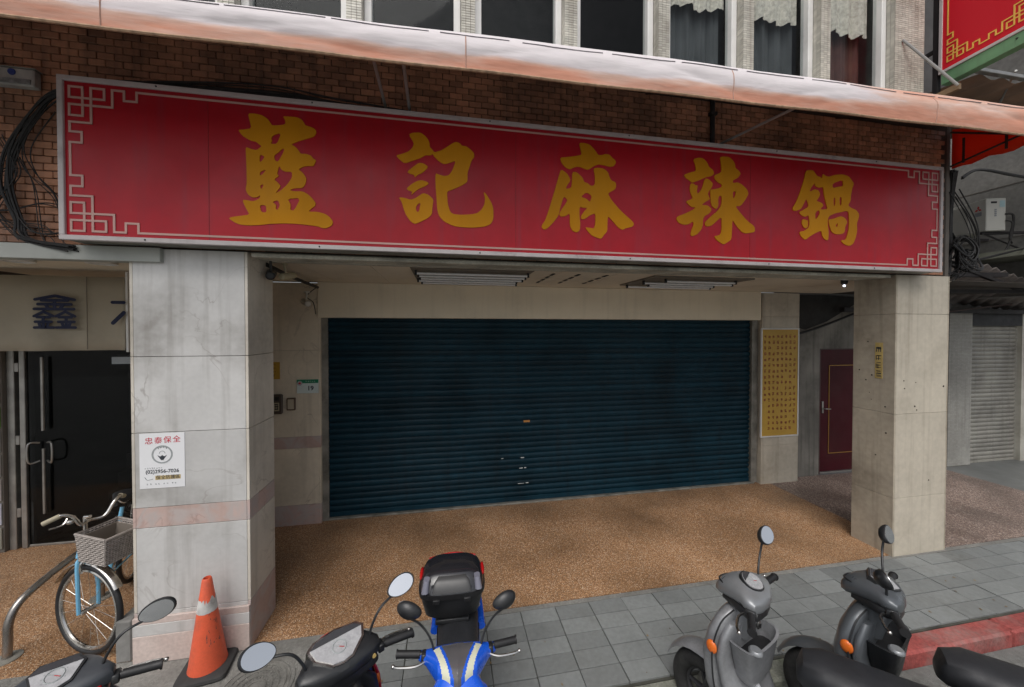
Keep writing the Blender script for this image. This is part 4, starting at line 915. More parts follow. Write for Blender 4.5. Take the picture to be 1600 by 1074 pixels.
def bar(a, b, w):
    a = Vector((a[0], 0, a[1])); b_ = Vector((b[0], 0, b[1])); d_ = (b_ - a).normalized(); n_ = Vector((-d_.z, 0, d_.x)) * w / 2
    out = []
    for s_, c_ in ((-1, a), (1, b_)):
        for k in range(7):
            th = -math.pi / 2 + math.pi * k / 6
            out.append(c_ + d_ * s_ * (w / 2) * math.cos(th) + n_ * s_ * math.sin(th) * 1.0)
    return [(p.x, p.z) for p in out]
gm = MB()
def gold_radical(cx, cz, w, h, t, k0):
    L_ = [((-.5, .22), (0, .5)), ((0, .5), (.5, .22)), ((-.33, .16), (.33, .16)), ((-.42, -.12), (.42, -.12)), ((0, .16), (0, -.45)), ((-.22, -.18), (-.16, -.38)), ((.22, -.18), (.16, -.38)), ((-.5, -.47), (.5, -.47))]
    for i, (a, b_) in enumerate(L_):
        y = 4.150 - .0011 * ((i + k0) % 9)
        gm.prism(bar((cx + a[0] * w, cz + a[1] * h), (cx + b_[0] * w, cz + b_[1] * h), t), y, y + .0008)
gold_radical(cx, cz + .088, .31, .13, .027, 0)
gold_radical(cx - .087, cz - .075, .15, .155, .025, 3); gold_radical(cx + .087, cz - .075, .15, .155, .025, 6)
obj('lettering', gm, navy, bn)
gm = MB(); gm.prism(bar((-3.185, 2.675), (-3.09, 2.675), .03), 4.150, 4.151); gm.prism(bar((-3.18, 2.475), (-3.09, 2.575), .036), 4.148, 4.149)
obj('lettering', gm, navy, bn)
for x in (-3.55, -2.95, -4.4):
    t = thing('recessed_light', {-3.55: 'unlit oval ceiling light right above the blue banner character', -2.95: 'unlit oval ceiling light beside the marble pillar', -4.4: 'unlit oval ceiling light at the left photo edge'}[x], 'ceiling light', (x, 3.75, 2.985), group='recessed lights over the left shop')
    obj('ring', MB().lathe([(.10, 0.012), (.10, -.004), (.075, -.004), (.075, .012)], n=24, cap=False), white, t)
    obj('diffuser', MB().lathe([(.075, 0.01), (.075, .002)], n=24), white, t)

# bicycle rack: bent steel tube
rk = thing('bicycle_rack', 'bent steel tube bicycle stand on the brown floor at far left', 'bicycle rack')
obj('hoop', MB().tube(smooth_path([(-3.165, 3.23, 0), (-3.168, 3.24, .12), (-3.17, 3.25, .25), (-3.165, 3.30, .345), (-3.15, 3.40, .405), (-3.12, 3.58, .47), (-3.09, 3.72, .50), (-3.07, 3.80, .46), (-3.06, 3.83, .35), (-3.06, 3.83, 0)], 5), .025, 14), M('brushed_steel', (0.30, 0.28, 0.26), rough=0.28, metal=0.9, var=0.2, vs=6), rk, smooth=True)
for y, x in ((3.23, -3.165), (3.83, -3.06)): obj('foot_plate', MB().lathe([(.075, 0), (.075, .006), (.04, .010)], c=(x, y, 0), n=20), galv, rk)

# ---------------------------------------------------------------- bicycle
bkh = R(232)       # heading of the frame, front towards the street
bk = thing('bicycle', 'light blue city bicycle with woven grey basket leaning behind the marble pillar', 'bicycle', (-2.66, 3.19, 0.0))
Ms = Matrix.Rotation(R(6), 4, 'Y') @ Matrix.Rotation(R(68), 4, 'Z')      # heading -Y is forward in this frame
blue = M('light_blue_frame_paint', (0.16, 0.42, 0.62), rough=0.3, var=0.1, coat=0.3, vs=6, dirt=0.2)
chrome = M('dull_chrome', (0.6, 0.58, 0.55), rough=0.22, metal=1.0, var=0.15, vs=15)
wick = M('grey_wicker', (0.30, 0.265, 0.24), rough=0.7, var=0.2, vs=30)
grip_m = M('beige_grip', (0.35, 0.31, 0.22), rough=0.6)
Mb = Matrix.Rotation(R(16), 4, 'Z') @ Matrix.Rotation(R(3), 4, 'Y')     # front wheel turned hard
_h = Vector((0, .12, 0)); Mh = Ms @ Matrix.Translation(_h) @ Matrix.Rotation(R(4), 4, 'Z') @ Matrix.Translation(-_h)     # bars and basket, knocked out of line with the wheel
_q = Vector((0, .14, .78)); _d = Ms @ _q - Mb @ _q; Mb = Matrix.Translation((_d.x, _d.y, 0)) @ Mb
def bwheel(X, c, Rw=.325):
    w = bpy.data.objects.new('wheel', None); col.objects.link(w); w.parent = bk
    obj('tyre', MB(X).torus(Rw - .018, .019, c, 'x', 44, 10), black, w, smooth=True)
    obj('rim', MB(X).torus(Rw - .044, .014, c, 'x', 44, 8), chrome, w, smooth=True)
    sp = MB(X)
    for k in range(18):
        a = 2 * math.pi * k / 18; a2 = a + .35 * (1 if k % 2 else -1)
        sp.tube([(c[0] + .02 * (1 if k % 4 < 2 else -1), c[1] + .02 * math.cos(a2), c[2] + .02 * math.sin(a2)), (c[0], c[1] + (Rw - .05) * math.cos(a), c[2] + (Rw - .05) * math.sin(a))], .0012, 4)
    obj('spoke', sp, chrome, w)
    obj('hub', MB(X).lathe([(.012, -.05), (.018, -.03), (.014, 0), (.018, .03), (.012, .05)], c=c, ax='x', n=12), chrome, w, smooth=True)
    return w
bwheel(Ms, (0, 0, .325))
bwheel(Mb, (0, 1.02, .325))
obj('fork', MB(Ms).tube(smooth_path([(.055, 0, .325), (.056, .03, .48), (.05, .075, .66), (.03, .09, .69), (-.03, .09, .69), (-.05, .075, .66), (-.056, .03, .48), (-.055, 0, .325)], 5), .0125, 8), blue, bk, smooth=True)
obj('frame_tube', MB(Mb).tube([(0, .12, .70), (0, .165, .86)], .02, 10).tube(smooth_path([(0, .14, .76), (0, .28, .55), (0, .45, .33), (0, .55, .30)]), .017, 8).tube([(0, .155, .82), (0, .35, .58), (0, .62, .45)], .014, 8).tube([(0, .55, .30), (0, .72, .82)], .015, 8).tube([(.05, 1.02, .325), (0, .55, .30), (-.05, 1.02, .325)], .009, 6).tube([(.05, 1.02, .325), (0, .69, .72), (-.05, 1.02, .325)], .009, 6), blue, bk, smooth=True)
obj('mudguard', MB(Ms).rings([[(.028 * math.cos(b_ * math.pi / 6), (.345 + .012 * math.sin(b_ * math.pi / 6)) * math.cos(a), .325 + (.345 + .012 * math.sin(b_ * math.pi / 6)) * math.sin(a)) for b_ in range(7)] for a in [R(20 + k * 8) for k in range(16)]], cap=False, closed=False), chrome, bk, smooth=True)
obj('front_brake', MB(Ms).tube(smooth_path([(.055, .02, .62), (.06, .02, .69), (0, .01, .73), (-.06, .02, .69), (-.055, .02, .62)], 4), .008, 6).tube([(0, .02, .73), (0, .09, .72)], .008, 6), chrome, bk, smooth=True)
obj('stem', MB(Mh).tube([(0, .105, .80), (0, .135, .99)], .012, 8).tube([(0, .135, .99), (0, .09, 1.0)], .012, 8), chrome, bk, smooth=True)
obj('handlebar', MB(Mh).tube(smooth_path([(.20, .10, 1.07), (.17, .08, 1.09), (.12, .06, 1.06), (.07, .06, .98), (0, .09, .975), (-.07, .06, .98), (-.12, .06, 1.06), (-.17, .08, 1.09), (-.20, .10, 1.07)], 6), .0115, 10), chrome, bk, smooth=True)
for s_ in (1, -1):
    obj('grip', MB(Mh).tube([(s_ * .235, .13, 1.05), (s_ * .175, .083, 1.088)], .0165, 10), grip_m, bk, smooth=True)
    obj('brake_lever', MB(Mh).tube(smooth_path([(s_ * .15, .06, 1.06), (s_ * .18, .05, 1.03), (s_ * .23, .08, 1.02)], 4), .005, 6), chrome, bk, smooth=True)
obj('bell', MB(Mh).ell((-.12, .08, 1.02), (.022, .022, .018)), chrome, bk, smooth=True)
bs = MB(Mh); bx = lambda u, v, z: (u * (.100 + .03 * (z - .74) / .22), -.115 + v * (.11 + .02 * (z - .74) / .22), z)
for j in range(13):
    z = .745 + j * .0155; top_ = z > .90
    P = [bx(-1, -1, z), bx(1, -1, z), bx(1, 1, z), bx(-1, 1, z), bx(-1, -1, z)]
    for a, b_ in zip(P, P[1:]):
        n_ = 12
        bs.tube([tuple(a[i] + (b_[i] - a[i]) * k / n_ + (.003 * (1 if (k + j) % 2 else -1) if (i == 1 and abs(a[1] - b_[1]) < .01) or (i == 0 and abs(a[0] - b_[0]) < .01) else 0) for i in range(3)) for k in range(n_ + 1)], .0052, 4)
for a, b_ in (((-1, -1), (1, -1)), ((1, -1), (1, 1)), ((1, 1), (-1, 1)), ((-1, 1), (-1, -1))):
    for k in range(12):
        u = a[0] + (b_[0] - a[0]) * k / 12; v = a[1] + (b_[1] - a[1]) * k / 12
        bs.tube([bx(u, v, .74), bx(u, v, .945)], .004, 4)
bk1 = obj('basket', bs, wick, bk)
obj('basket_floor', MB(Mh).box(-.10, -.22, .738, .10, -.01, .746), wick, bk1)
obj('basket_rim', MB(Mh).tube([bx(-1, -1, .945), bx(1, -1, .945), bx(1, 1, .945), bx(-1, 1, .945), bx(-1, -1, .945)], .009, 6), wick, bk1)
obj('basket_lining', MB(Mh).box(-.098, -.215, .745, -.095, -.015, .93).box(.095, -.215, .745, .098, -.015, .93).box(-.095, -.215, .745, .095, -.212, .93).box(-.095, -.018, .745, .095, -.015, .93), M('shade_brown_lining', (0.2, 0.17, 0.14), rough=0.8), bk1)
obj('headlamp', MB(Ms).lathe([(.028, -.06), (.03, -.03), (.02, 0)], c=(0, .0, .70), ax='y', n=14), chrome, bk, smooth=True)
obj('saddle', MB(Mb).loft([(.58, 0, .90, .02, .02), (.68, 0, .90, .05, .03), (.80, 0, .905, .10, .035), (.86, 0, .90, .09, .03)]), black, bk, smooth=True)
obj('chain_case', MB(Mb).box(-.07, .5, .27, -.05, 1.05, .36, .01), chrome, bk)
obj('carrier', MB(Mb).tube([(.05, .75, .72), (.05, 1.15, .72), (-.05, 1.15, .72), (-.05, .75, .72)], .006, 6).tube([(.05, 1.05, .72), (.05, 1.02, .325)], .005, 6).tube([(-.05, 1.05, .72), (-.05, 1.02, .325)], .005, 6), chrome, bk, smooth=True)

# small grey block by the pillar foot
gb = thing('concrete_block', 'small grey concrete block standing against the left side of the marble pillar', 'block', (-2.30, 3.14, 0))
obj('block', MB().box(-.05, -.10, 0, .05, .12, .30, .008), concrete, gb, smooth=30)

# ---------------------------------------------------------------- traffic cone
cn = thing('traffic_cone', 'scuffed orange traffic cone with torn white band on black square base by the marble pillar', 'traffic cone', (-1.675, 2.89, 0.0), R(8))
cn.scale = (.87, .87, .87)
cm = M('faded_orange_plastic', (0.72, 0.115, 0.05), rough=0.5, var=0.08, vs=6, dirt=0.45, dcol=(0.16, 0.07, 0.05), ds=7, fine=0.05)
def cone_r(z): return .128 - (.128 - .032) * (z - .04) / .70
obj('cone', MB().lathe([(cone_r(.04) + .004, .035), (cone_r(.08), .08), (cone_r(.3), .3), (cone_r(.5), .5), (cone_r(.735), .735), (cone_r(.74) - .006, .745), (cone_r(.74) - .008, .70)], n=36, cap=False), cm, cn, smooth=50)
obj('base', MB().loft([(0.0, 0, 0, .172, .172), (.012, 0, 0, .178, .178), (.03, 0, 0, .172, .172), (.04, 0, 0, .15, .15)], axis='z', n=36, e=7), M('dusty_black_rubber', (0.03, 0.03, 0.03), rough=0.75, var=0.3, vs=8, dirt=0.5, dcol=(0.12, 0.11, 0.1)), cn, smooth=40)
band = MB(); rg = random.Random(4); n = 48; lo, hi = [], []
for k in range(n):
    a = 2 * math.pi * k / n
    z1 = .588 + (.02 * math.sin(k * .9) if k % 24 > 9 else 0) - (.07 * rg.random() if k % 16 in (4, 5, 6, 7) else 0); z0 = .482 + .004 * rg.random()
    lo.append(((cone_r(z0) + .0018) * math.cos(a), (cone_r(z0) + .0018) * math.sin(a), z0)); hi.append(((cone_r(z1) + .0018) * math.cos(a), (cone_r(z1) + .0018) * math.sin(a), z1))
band.rings([lo, hi], cap=False)
obj('reflective_band', band, M('dirty_white_band', (0.55, 0.54, 0.52), rough=0.4, var=0.2, vs=10, dirt=0.6, dcol=(0.12, 0.11, 0.1), ds=12), cn, smooth=True)
sc_ = MB(); 
for k in range(26):
    a = R(rg.uniform(-75, -20)); z = rg.uniform(.22, .5); l = rg.uniform(.01, .035); r_ = cone_r(z) + .0012; r2 = cone_r(z + l) + .0012; w = rg.uniform(.01, .035)
    sc_.add([(r_ * math.cos(a), r_ * math.sin(a), z), (r_ * math.cos(a + w * 3), r_ * math.sin(a + w * 3), z), (r2 * math.cos(a + w * 2), r2 * math.sin(a + w * 2), z + l)], [(0, 1, 2)])
obj('scuff', sc_, M('dark_scuff', (0.12, 0.08, 0.07), rough=0.7), cn)

# dry leaves and grit on the paving
lt = MB(); rl = random.Random(21)
for _ in range(90):
    k_ = rl.random()
    x = rl.uniform(-.6, 7.5) if k_ < .8 else rl.uniform(-3, -.7); y = rl.choice((rl.uniform(2.24, 2.32), rl.uniform(2.25, 2.95), rl.uniform(1.7, 2.06)))
    z = .003 if y > 2.1 else -.117
    r0 = rl.uniform(.004, .013); a0 = rl.uniform(0, 6)
    lt.add([(x + r0 * math.cos(a0 + a) * (1 if q % 2 else .6), y + r0 * math.sin(a0 + a), z + rl.uniform(0, .005)) for q, a in enumerate((0, 1.3, 2.5, 3.6, 5))], [(0, 1, 2, 3, 4)])
tag(obj('leaf_litter', lt, M('dry_leaf', (0.16, 0.11, 0.05), rough=0.8, rand=0.5)), 'scattered dry leaf bits and grit on the grey paving and kerb edge', 'litter', kind='stuff')

# ---------------------------------------------------------------- right neighbour
nb = thing('neighbour_building', 'grey concrete neighbour building with white tiled pier and closed grey roller shutter', 'building')
obj('side_wall', MB().box(8.95, 2.2, 2.95, 9.3, 5.1, 9.5), concrete, nb)
obj('back_wall', MB().box(5.42, 5.0, 3.02, 8.95, 5.2, 9.5).box(5.42, 3.43, 3.02, 5.46, 5.0, 9.5), concrete, nb)
obj('back_wall', MB().box(8.95, 5.0, 2.72, 16, 5.2, 3.6).box(11.2, 4.97, -.02, 16, 5.2, 2.72), concrete, nb)
obj('wall_joint', MB().box(8.943, 2.2, 3.9, 8.951, 5, 3.91).box(8.943, 2.2, 4.75, 8.951, 5, 4.76), joint, nb)
obj('dark_facade', MB().box(5.44, 3.75, 4.78, 6.6, 3.9, 9.0), M('dark_grey_brick_wall', (0.09, 0.085, 0.085), rough=0.8, var=0.3, dirt=0.4), nb)
tp = obj('tiled_pier', MB().box(8.665, 4.86, -.02, 9.20, 5.0, 2.72), grout, nb)
tm = MB()
for k in range(108):
    for i in range(11): tm.box(8.667 + i * .0484, 4.853, .012 + k * .025, 8.667 + i * .0484 + .0455, 4.861, .012 + k * .025 + .022)
tag(obj('tiles', tm, M('grey_white_tile', (0.34, 0.33, 0.30), rough=0.5, var=0.12, vs=1.5, dirt=0.5, dcol=(0.10, 0.09, 0.08), ds=1.6, rand=0.08, streak=0.3), tp), kind='stuff')
obj('tiled_pier', MB().box(10.43, 4.86, -.02, 11.2, 5.0, 2.72), tilem, nb)
sh2 = bpy.data.objects.new('roller_shutter', None); col.objects.link(sh2); sh2.parent = nb
gsl = M('grey_slat', (0.30, 0.285, 0.25), rough=0.5, metal=0.2, var=0.15, vs=2, dirt=0.55, dcol=(0.05, 0.045, 0.04), ds=2.2, streak=0.4, rand=0.12)
prof2 = [(y + .005, z) for y, z in prof]
m2 = slat_mesh(9.22, 10.42, prof2, gsl, seg=8)
for k in range(32): put(m2, 'slat', sh2, (0, rng.uniform(-.002, .002), 0.04 + k * .0765))
obj('bottom_bar', MB().box(9.22, 4.92, 0, 10.42, 4.96, .04, .003), gsl, sh2)
obj('housing', MB().box(9.2, 4.86, 2.49, 10.43, 5.0, 2.72), M('dark_opening', (0.012, 0.012, 0.014)), sh2)
obj('concrete_ledge', MB().box(8.2, 3.4, 3.50, 11, 5.0, 3.60), M('mossy_ledge', (0.24, 0.25, 0.2), rough=0.8, var=0.3, dirt=0.4), nb)
corrm = M('grey_translucent_corrugated', (0.42, 0.39, 0.37), rough=0.6, var=0.25, dirt=0.5)
_t = corrm.node_tree; _tl = _t.nodes.new('ShaderNodeBsdfTranslucent'); _tl.inputs[0].default_value = (0.45, 0.41, 0.39, 1); _ms = _t.nodes.new('ShaderNodeMixShader'); _ms.inputs[0].default_value = .5
_t.links.new(_t.nodes['Principled BSDF'].outputs[0], _ms.inputs[1]); _t.links.new(_tl.outputs[0], _ms.inputs[2]); _t.links.new(_ms.outputs[0], _t.nodes['Material Output'].inputs[0])
# lean-to canopy with dark rafters
cp = thing('lean_to_canopy', 'corrugated lean-to canopy on black rafters right of the restaurant pillar', 'canopy')
pts = []; n = 60
for i in range(n + 1):
    t = i / n; wv = .02 * math.sin(t * 2 * math.pi * 15)
    pts.append([(6.6 + 3.4 * t * .75, 3.9, 3.60 - .62 * t + wv), (7.0 + 4.2 * t * .9, 4.97, 3.05 - .30 * t + wv)])
o = obj('corrugated_sheet', MB().rings(pts, cap=False, closed=False), corrm, cp, smooth=80); o.modifiers.new('t', 'SOLIDIFY').thickness = .004
blk = M('black_painted_beam', (0.014, 0.012, 0.013), rough=0.6, var=0.3)
for a, b_, w in (((6.3, 3.85, 3.16), (7.9, 3.85, 3.20), .06), ((6.3, 3.86, 2.94), (9.6, 3.86, 2.99), .05), ((6.3, 4.8, 2.74), (11, 4.8, 2.74), .07), ((6.6, 3.83, 3.38), (8.6, 3.83, 2.88), .045), ((6.6, 4.6, 2.55), (9.6, 4.6, 2.86), .02)):
    a, b_ = Vector(a), Vector(b_); d_ = (b_ - a).normalized(); u = d_.cross(Vector((0, 0, 1))).normalized() * w / 2; v = Vector((0, 0, w))
    obj('rafter', MB().rings([[p - u - v / 2, p + u - v / 2, p + u + v / 2, p - u + v / 2] for p in (a, b_)]), blk if w > .03 else M('brown_brace', (0.06, 0.035, 0.03)), cp)
# air conditioner
ac = thing('air_conditioner', 'cream outdoor air conditioner with red three-diamond emblem mounted on the grey side wall', 'air conditioner', (8.2, 4.2, 3.94), R(-16))
acm = M('aged_cream_casing', (0.46, 0.455, 0.42), rough=0.45, var=0.05, dirt=0.2, dcol=(0.2, 0.18, 0.15))
obj('casing', MB().box(0, 0, 0, .27, .62, .50, .008), acm, ac, smooth=30)
gr_ = obj('fan_grille', MB().box(-.012, .22, .03, -.001, .60, .47, .004), M('grey_fan_mesh', (0.5, 0.49, 0.46), var=.1), ac)
gb_ = MB()
for k in range(20): gb_.box(-.016, .225, .04 + k * .0215, -.012, .595, .046 + k * .0215)
obj('grille_bar', gb_, acm, gr_)
rd = MB()
def rhomb(cy, cz, ang, s_=.022):
    a = R(ang); d1 = Vector((math.cos(a), math.sin(a))) * s_; n1 = Vector((-d1.y, d1.x)) * .55
    c_ = Vector((cy, cz)) + d1
    P = [c_ - d1, c_ + n1, c_ + d1, c_ - n1]
    rd.prism([(p.x, p.y) for p in P], -.004, -.001, 'x')
for a in (90, 210, 330): rhomb(.105, .36, a, .026)
obj('emblem', rd, M('red_emblem', (0.5, 0.02, 0.02)), ac)
obj('emblem_plate', MB().box(-.003, .06, .25, -.001, .15, .31), M('grey_print', (0.22, 0.23, 0.25)), ac)
obj('vent_slot', MB().box(.06, -.003, .42, .14, -.001, .45), black, ac)
obj('energy_sticker', MB().box(.18, -.003, .36, .25, -.001, .46), M('pale_blue_sticker', (0.3, 0.42, 0.45)), ac)
for k in range(4): obj('printed_mark', MB().box(.11, -.003, .22 + k * .03, .14, -.001, .243 + k * .03), M('grey_print', (0.22, 0.23, 0.25)), ac)
obj('bracket', MB().box(.0, .05, -.04, .75, .09, -.002).box(.0, .52, -.04, .60, .56, -.002).tube([(.05, .07, -.03), (.7, .07, -.35)], .012, 6), blk, ac)
obj('pipe', MB().tube(smooth_path([(.25, -.01, .25), (.32, -.04, .22), (.34, -.02, .0), (.3, .0, -.25), (.2, 0, -.4)]), .014, 8).tube(smooth_path([(.25, -.01, .15), (.30, -.05, .1), (.30, -.02, -.1), (.36, .0, -.2)]), .01, 8), cablem, ac, smooth=True)
# tangle of cables beyond the sign
cable_bundle('tangled black cables and loops hanging on the building corner right of the red sign', [
    ([(5.47, 3.06, 4.15), (5.50, 3.1, 3.9), (5.49, 3.1, 3.6), (5.52, 3.12, 3.3), (5.49, 3.1, 3.05)], 9, .03, .011),
    ([(5.5, 3.0, 4.05), (5.75, 3.0, 4.16), (6.3, 3.0, 4.14), (7.2, 3.0, 4.10)], 6, .014, .009),
    ([(5.5, 3.05, 3.35), (5.62, 3.0, 3.20), (5.7, 3.0, 3.32), (5.60, 3.05, 3.42), (5.5, 3.1, 3.2)], 6, .04, .008),
    ([(5.5, 3.1, 3.5), (5.62, 3.1, 3.35), (5.64, 3.1, 3.1), (5.55, 3.1, 3.0)], 6, .03, .007),
    ([(5.5, 3.05, 3.9), (5.68, 3.0, 3.55), (5.74, 3.0, 3.25), (5.6, 3.05, 3.05), (5.5, 3.05, 3.0)], 5, .05, .006),
    ([(5.5, 3.0, 3.22), (5.6, 2.98, 3.1), (5.78, 3.0, 3.12), (5.74, 3.05, 3.28), (5.6, 3.05, 3.3), (5.55, 3.0, 3.15)], 6, .04, .007),
    ([(5.5, 3.1, 3.15), (5.9, 3.2, 3.17), (6.4, 3.4, 3.25), (8.9, 4.0, 3.7)], 3, .02, .008)], seed=9)
cable_bundle('short thin grey cable loops among the black tangle beside the canopy edge', [
    ([(5.56, 3.0, 3.16), (5.62, 2.98, 3.26), (5.70, 3.0, 3.18), (5.66, 3.0, 3.08), (5.6, 3.0, 3.14)], 4, .02, .004)], seed=12)
# projecting sign, upper right
s2 = thing('projecting_sign', 'tall bright red sign with yellow key border sticking out towards the street at upper right', 'sign', (5.63, 3.28, 5.36), R(-90 - 3))
# local: +X towards the street, local -Y faces the viewer's left side
obj('sign_box', MB().box(0, .01, 0, 0.74, .12, 3.2, .004), M('sign_side_grey', (0.12, 0.12, 0.12)), s2)
obj('sign_face', MB().box(.03, -.002, .03, .71, .009, 3.17), redface2, s2)
obj('trim_bar', MB().box(0, -.012, 0, .74, .009, .03, .002), trim, s2); obj('trim_bar', MB().box(0, -.0125, .03, .03, .009, 3.2, .002), trim, s2); obj('trim_bar', MB().box(.71, -.0125, .03, .74, .009, 3.2, .002), trim, s2)
fm = MB(); fret(fm, .075, .10, 1, 1, .05, .058, .012, -.006, -.0025); fret(fm, .665, .10, -1, 1, .05, .058, .012, -.006, -.0025)
fm.box(.075 + .26, -.006, .094, .665 - .26, -.0025, .106); fm.box(.069, -.006, .10 + .302, .081, -.0025, 3.1); fm.box(.659, -.006, .10 + .302, .671, -.0025, 3.1)
obj('fret_border', fm, fret2, s2)
obj('green_channel', MB().box(.02, .0, -.13, 1.1, .10, -.003, .003), M('green_channel_paint', (0.13, 0.27, 0.14), rough=0.5, var=0.12, dirt=0.35, streak=0.2), s2)
for x in (.6, .85): obj('bolt', MB().lathe([(.01, 0), (.008, -.006)], c=(x, 0, -.05), ax='y', n=8), black, s2)
obj('mounting_frame', MB().box(-.06, .0, -.25, -.015, .05, 3.2).box(-.30, .0, -.25, -.27, .05, 3.2).box(-.30, .01, .3, -.03, .04, .34).box(-.30, .01, -.25, -.03, .04, -.21).box(-.30, .01, 1.1, -.03, .04, 1.14), blk, s2)
sr = thing('sign_stay', 'pale diagonal steel stay running from the white tiled pilaster down to the projecting sign', 'stay')
obj('rod', MB().tube([(5.05, 3.25, 5.66), (5.38, 2.98, 5.02)], .013, 8), rodm, sr, smooth=True)
# corrugated roof below the projecting sign
cr_ = thing('corrugated_roof', 'brown corrugated roof edge with pale gutter under the projecting sign', 'roof')
pts = []; n = 50
for i in range(n + 1):
    t = i / n; wv = .022 * math.sin(t * 2 * math.pi * 9)
    pts.append([(5.75 + 3.0 * t, 3.05, 5.22 + wv), (5.55 + 3.0 * t, 4.2, 5.30 + wv)])
o = obj('roof_sheet', MB().rings(pts, cap=False, closed=False), M('rust_stained_sheet', (0.22, 0.13, 0.08), rough=0.7, var=0.3, dirt=0.6), cr_, smooth=80); o.modifiers.new('t', 'SOLIDIFY').thickness = .004
obj('gutter', MB().box(5.72, 3.0, 5.235, 9, 3.05, 5.275, .004), steel, cr_)
obj('brace', MB().tube([(6.3, 3.02, 5.32), (6.9, 3.5, 5.12)], .012, 6), rodm, cr_, smooth=True)
obj('barge_board', MB().box(5.46, 3.02, 5.02, 5.50, 3.6, 5.08), M('brown_board', (0.2, 0.13, 0.07), var=0.2), cr_)

# ---------------------------------------------------------------- scooters
chr_ = chrome
rimm = M('black_rim', (0.03, 0.03, 0.032), rough=0.4)
tyre = M('dusty_tyre', (0.018, 0.018, 0.018), rough=0.75, var=0.3, vs=20, dirt=0.4, dcol=(0.07, 0.07, 0.065), ds=12)
lampc = M('clear_lens', (0.55, 0.57, 0.6), rough=0.1)
orl = M('orange_lens', (0.65, 0.14, 0.02), rough=0.2)
redl = M('red_lens', (0.4, 0.01, 0.01), rough=0.2)
mir = M('mirror_glass', (0.75, 0.76, 0.78), rough=0.03, metal=1.0, var=0.0)
greyprint = M('silver_print', (0.45, 0.46, 0.48), rough=0.35)

def interp(secs, k=5):
    out = []
    for a, b in zip(secs, secs[1:]):
        for q in range(k): out.append(tuple(u + (v - u) * q / k for u, v in zip(a, b)))
    return out + [secs[-1]]
whb = M('pale_yellow_decal', (0.60, 0.60, 0.46), rough=0.3, var=0.05)
skyb = M('sky_blue_decal', (0.05, 0.35, 0.75), rough=0.25, var=0.05, coat=0.4)
smoked = M('smoked_screen', (0.10, 0.095, 0.10), rough=0.15, var=0.2, coat=0.5)

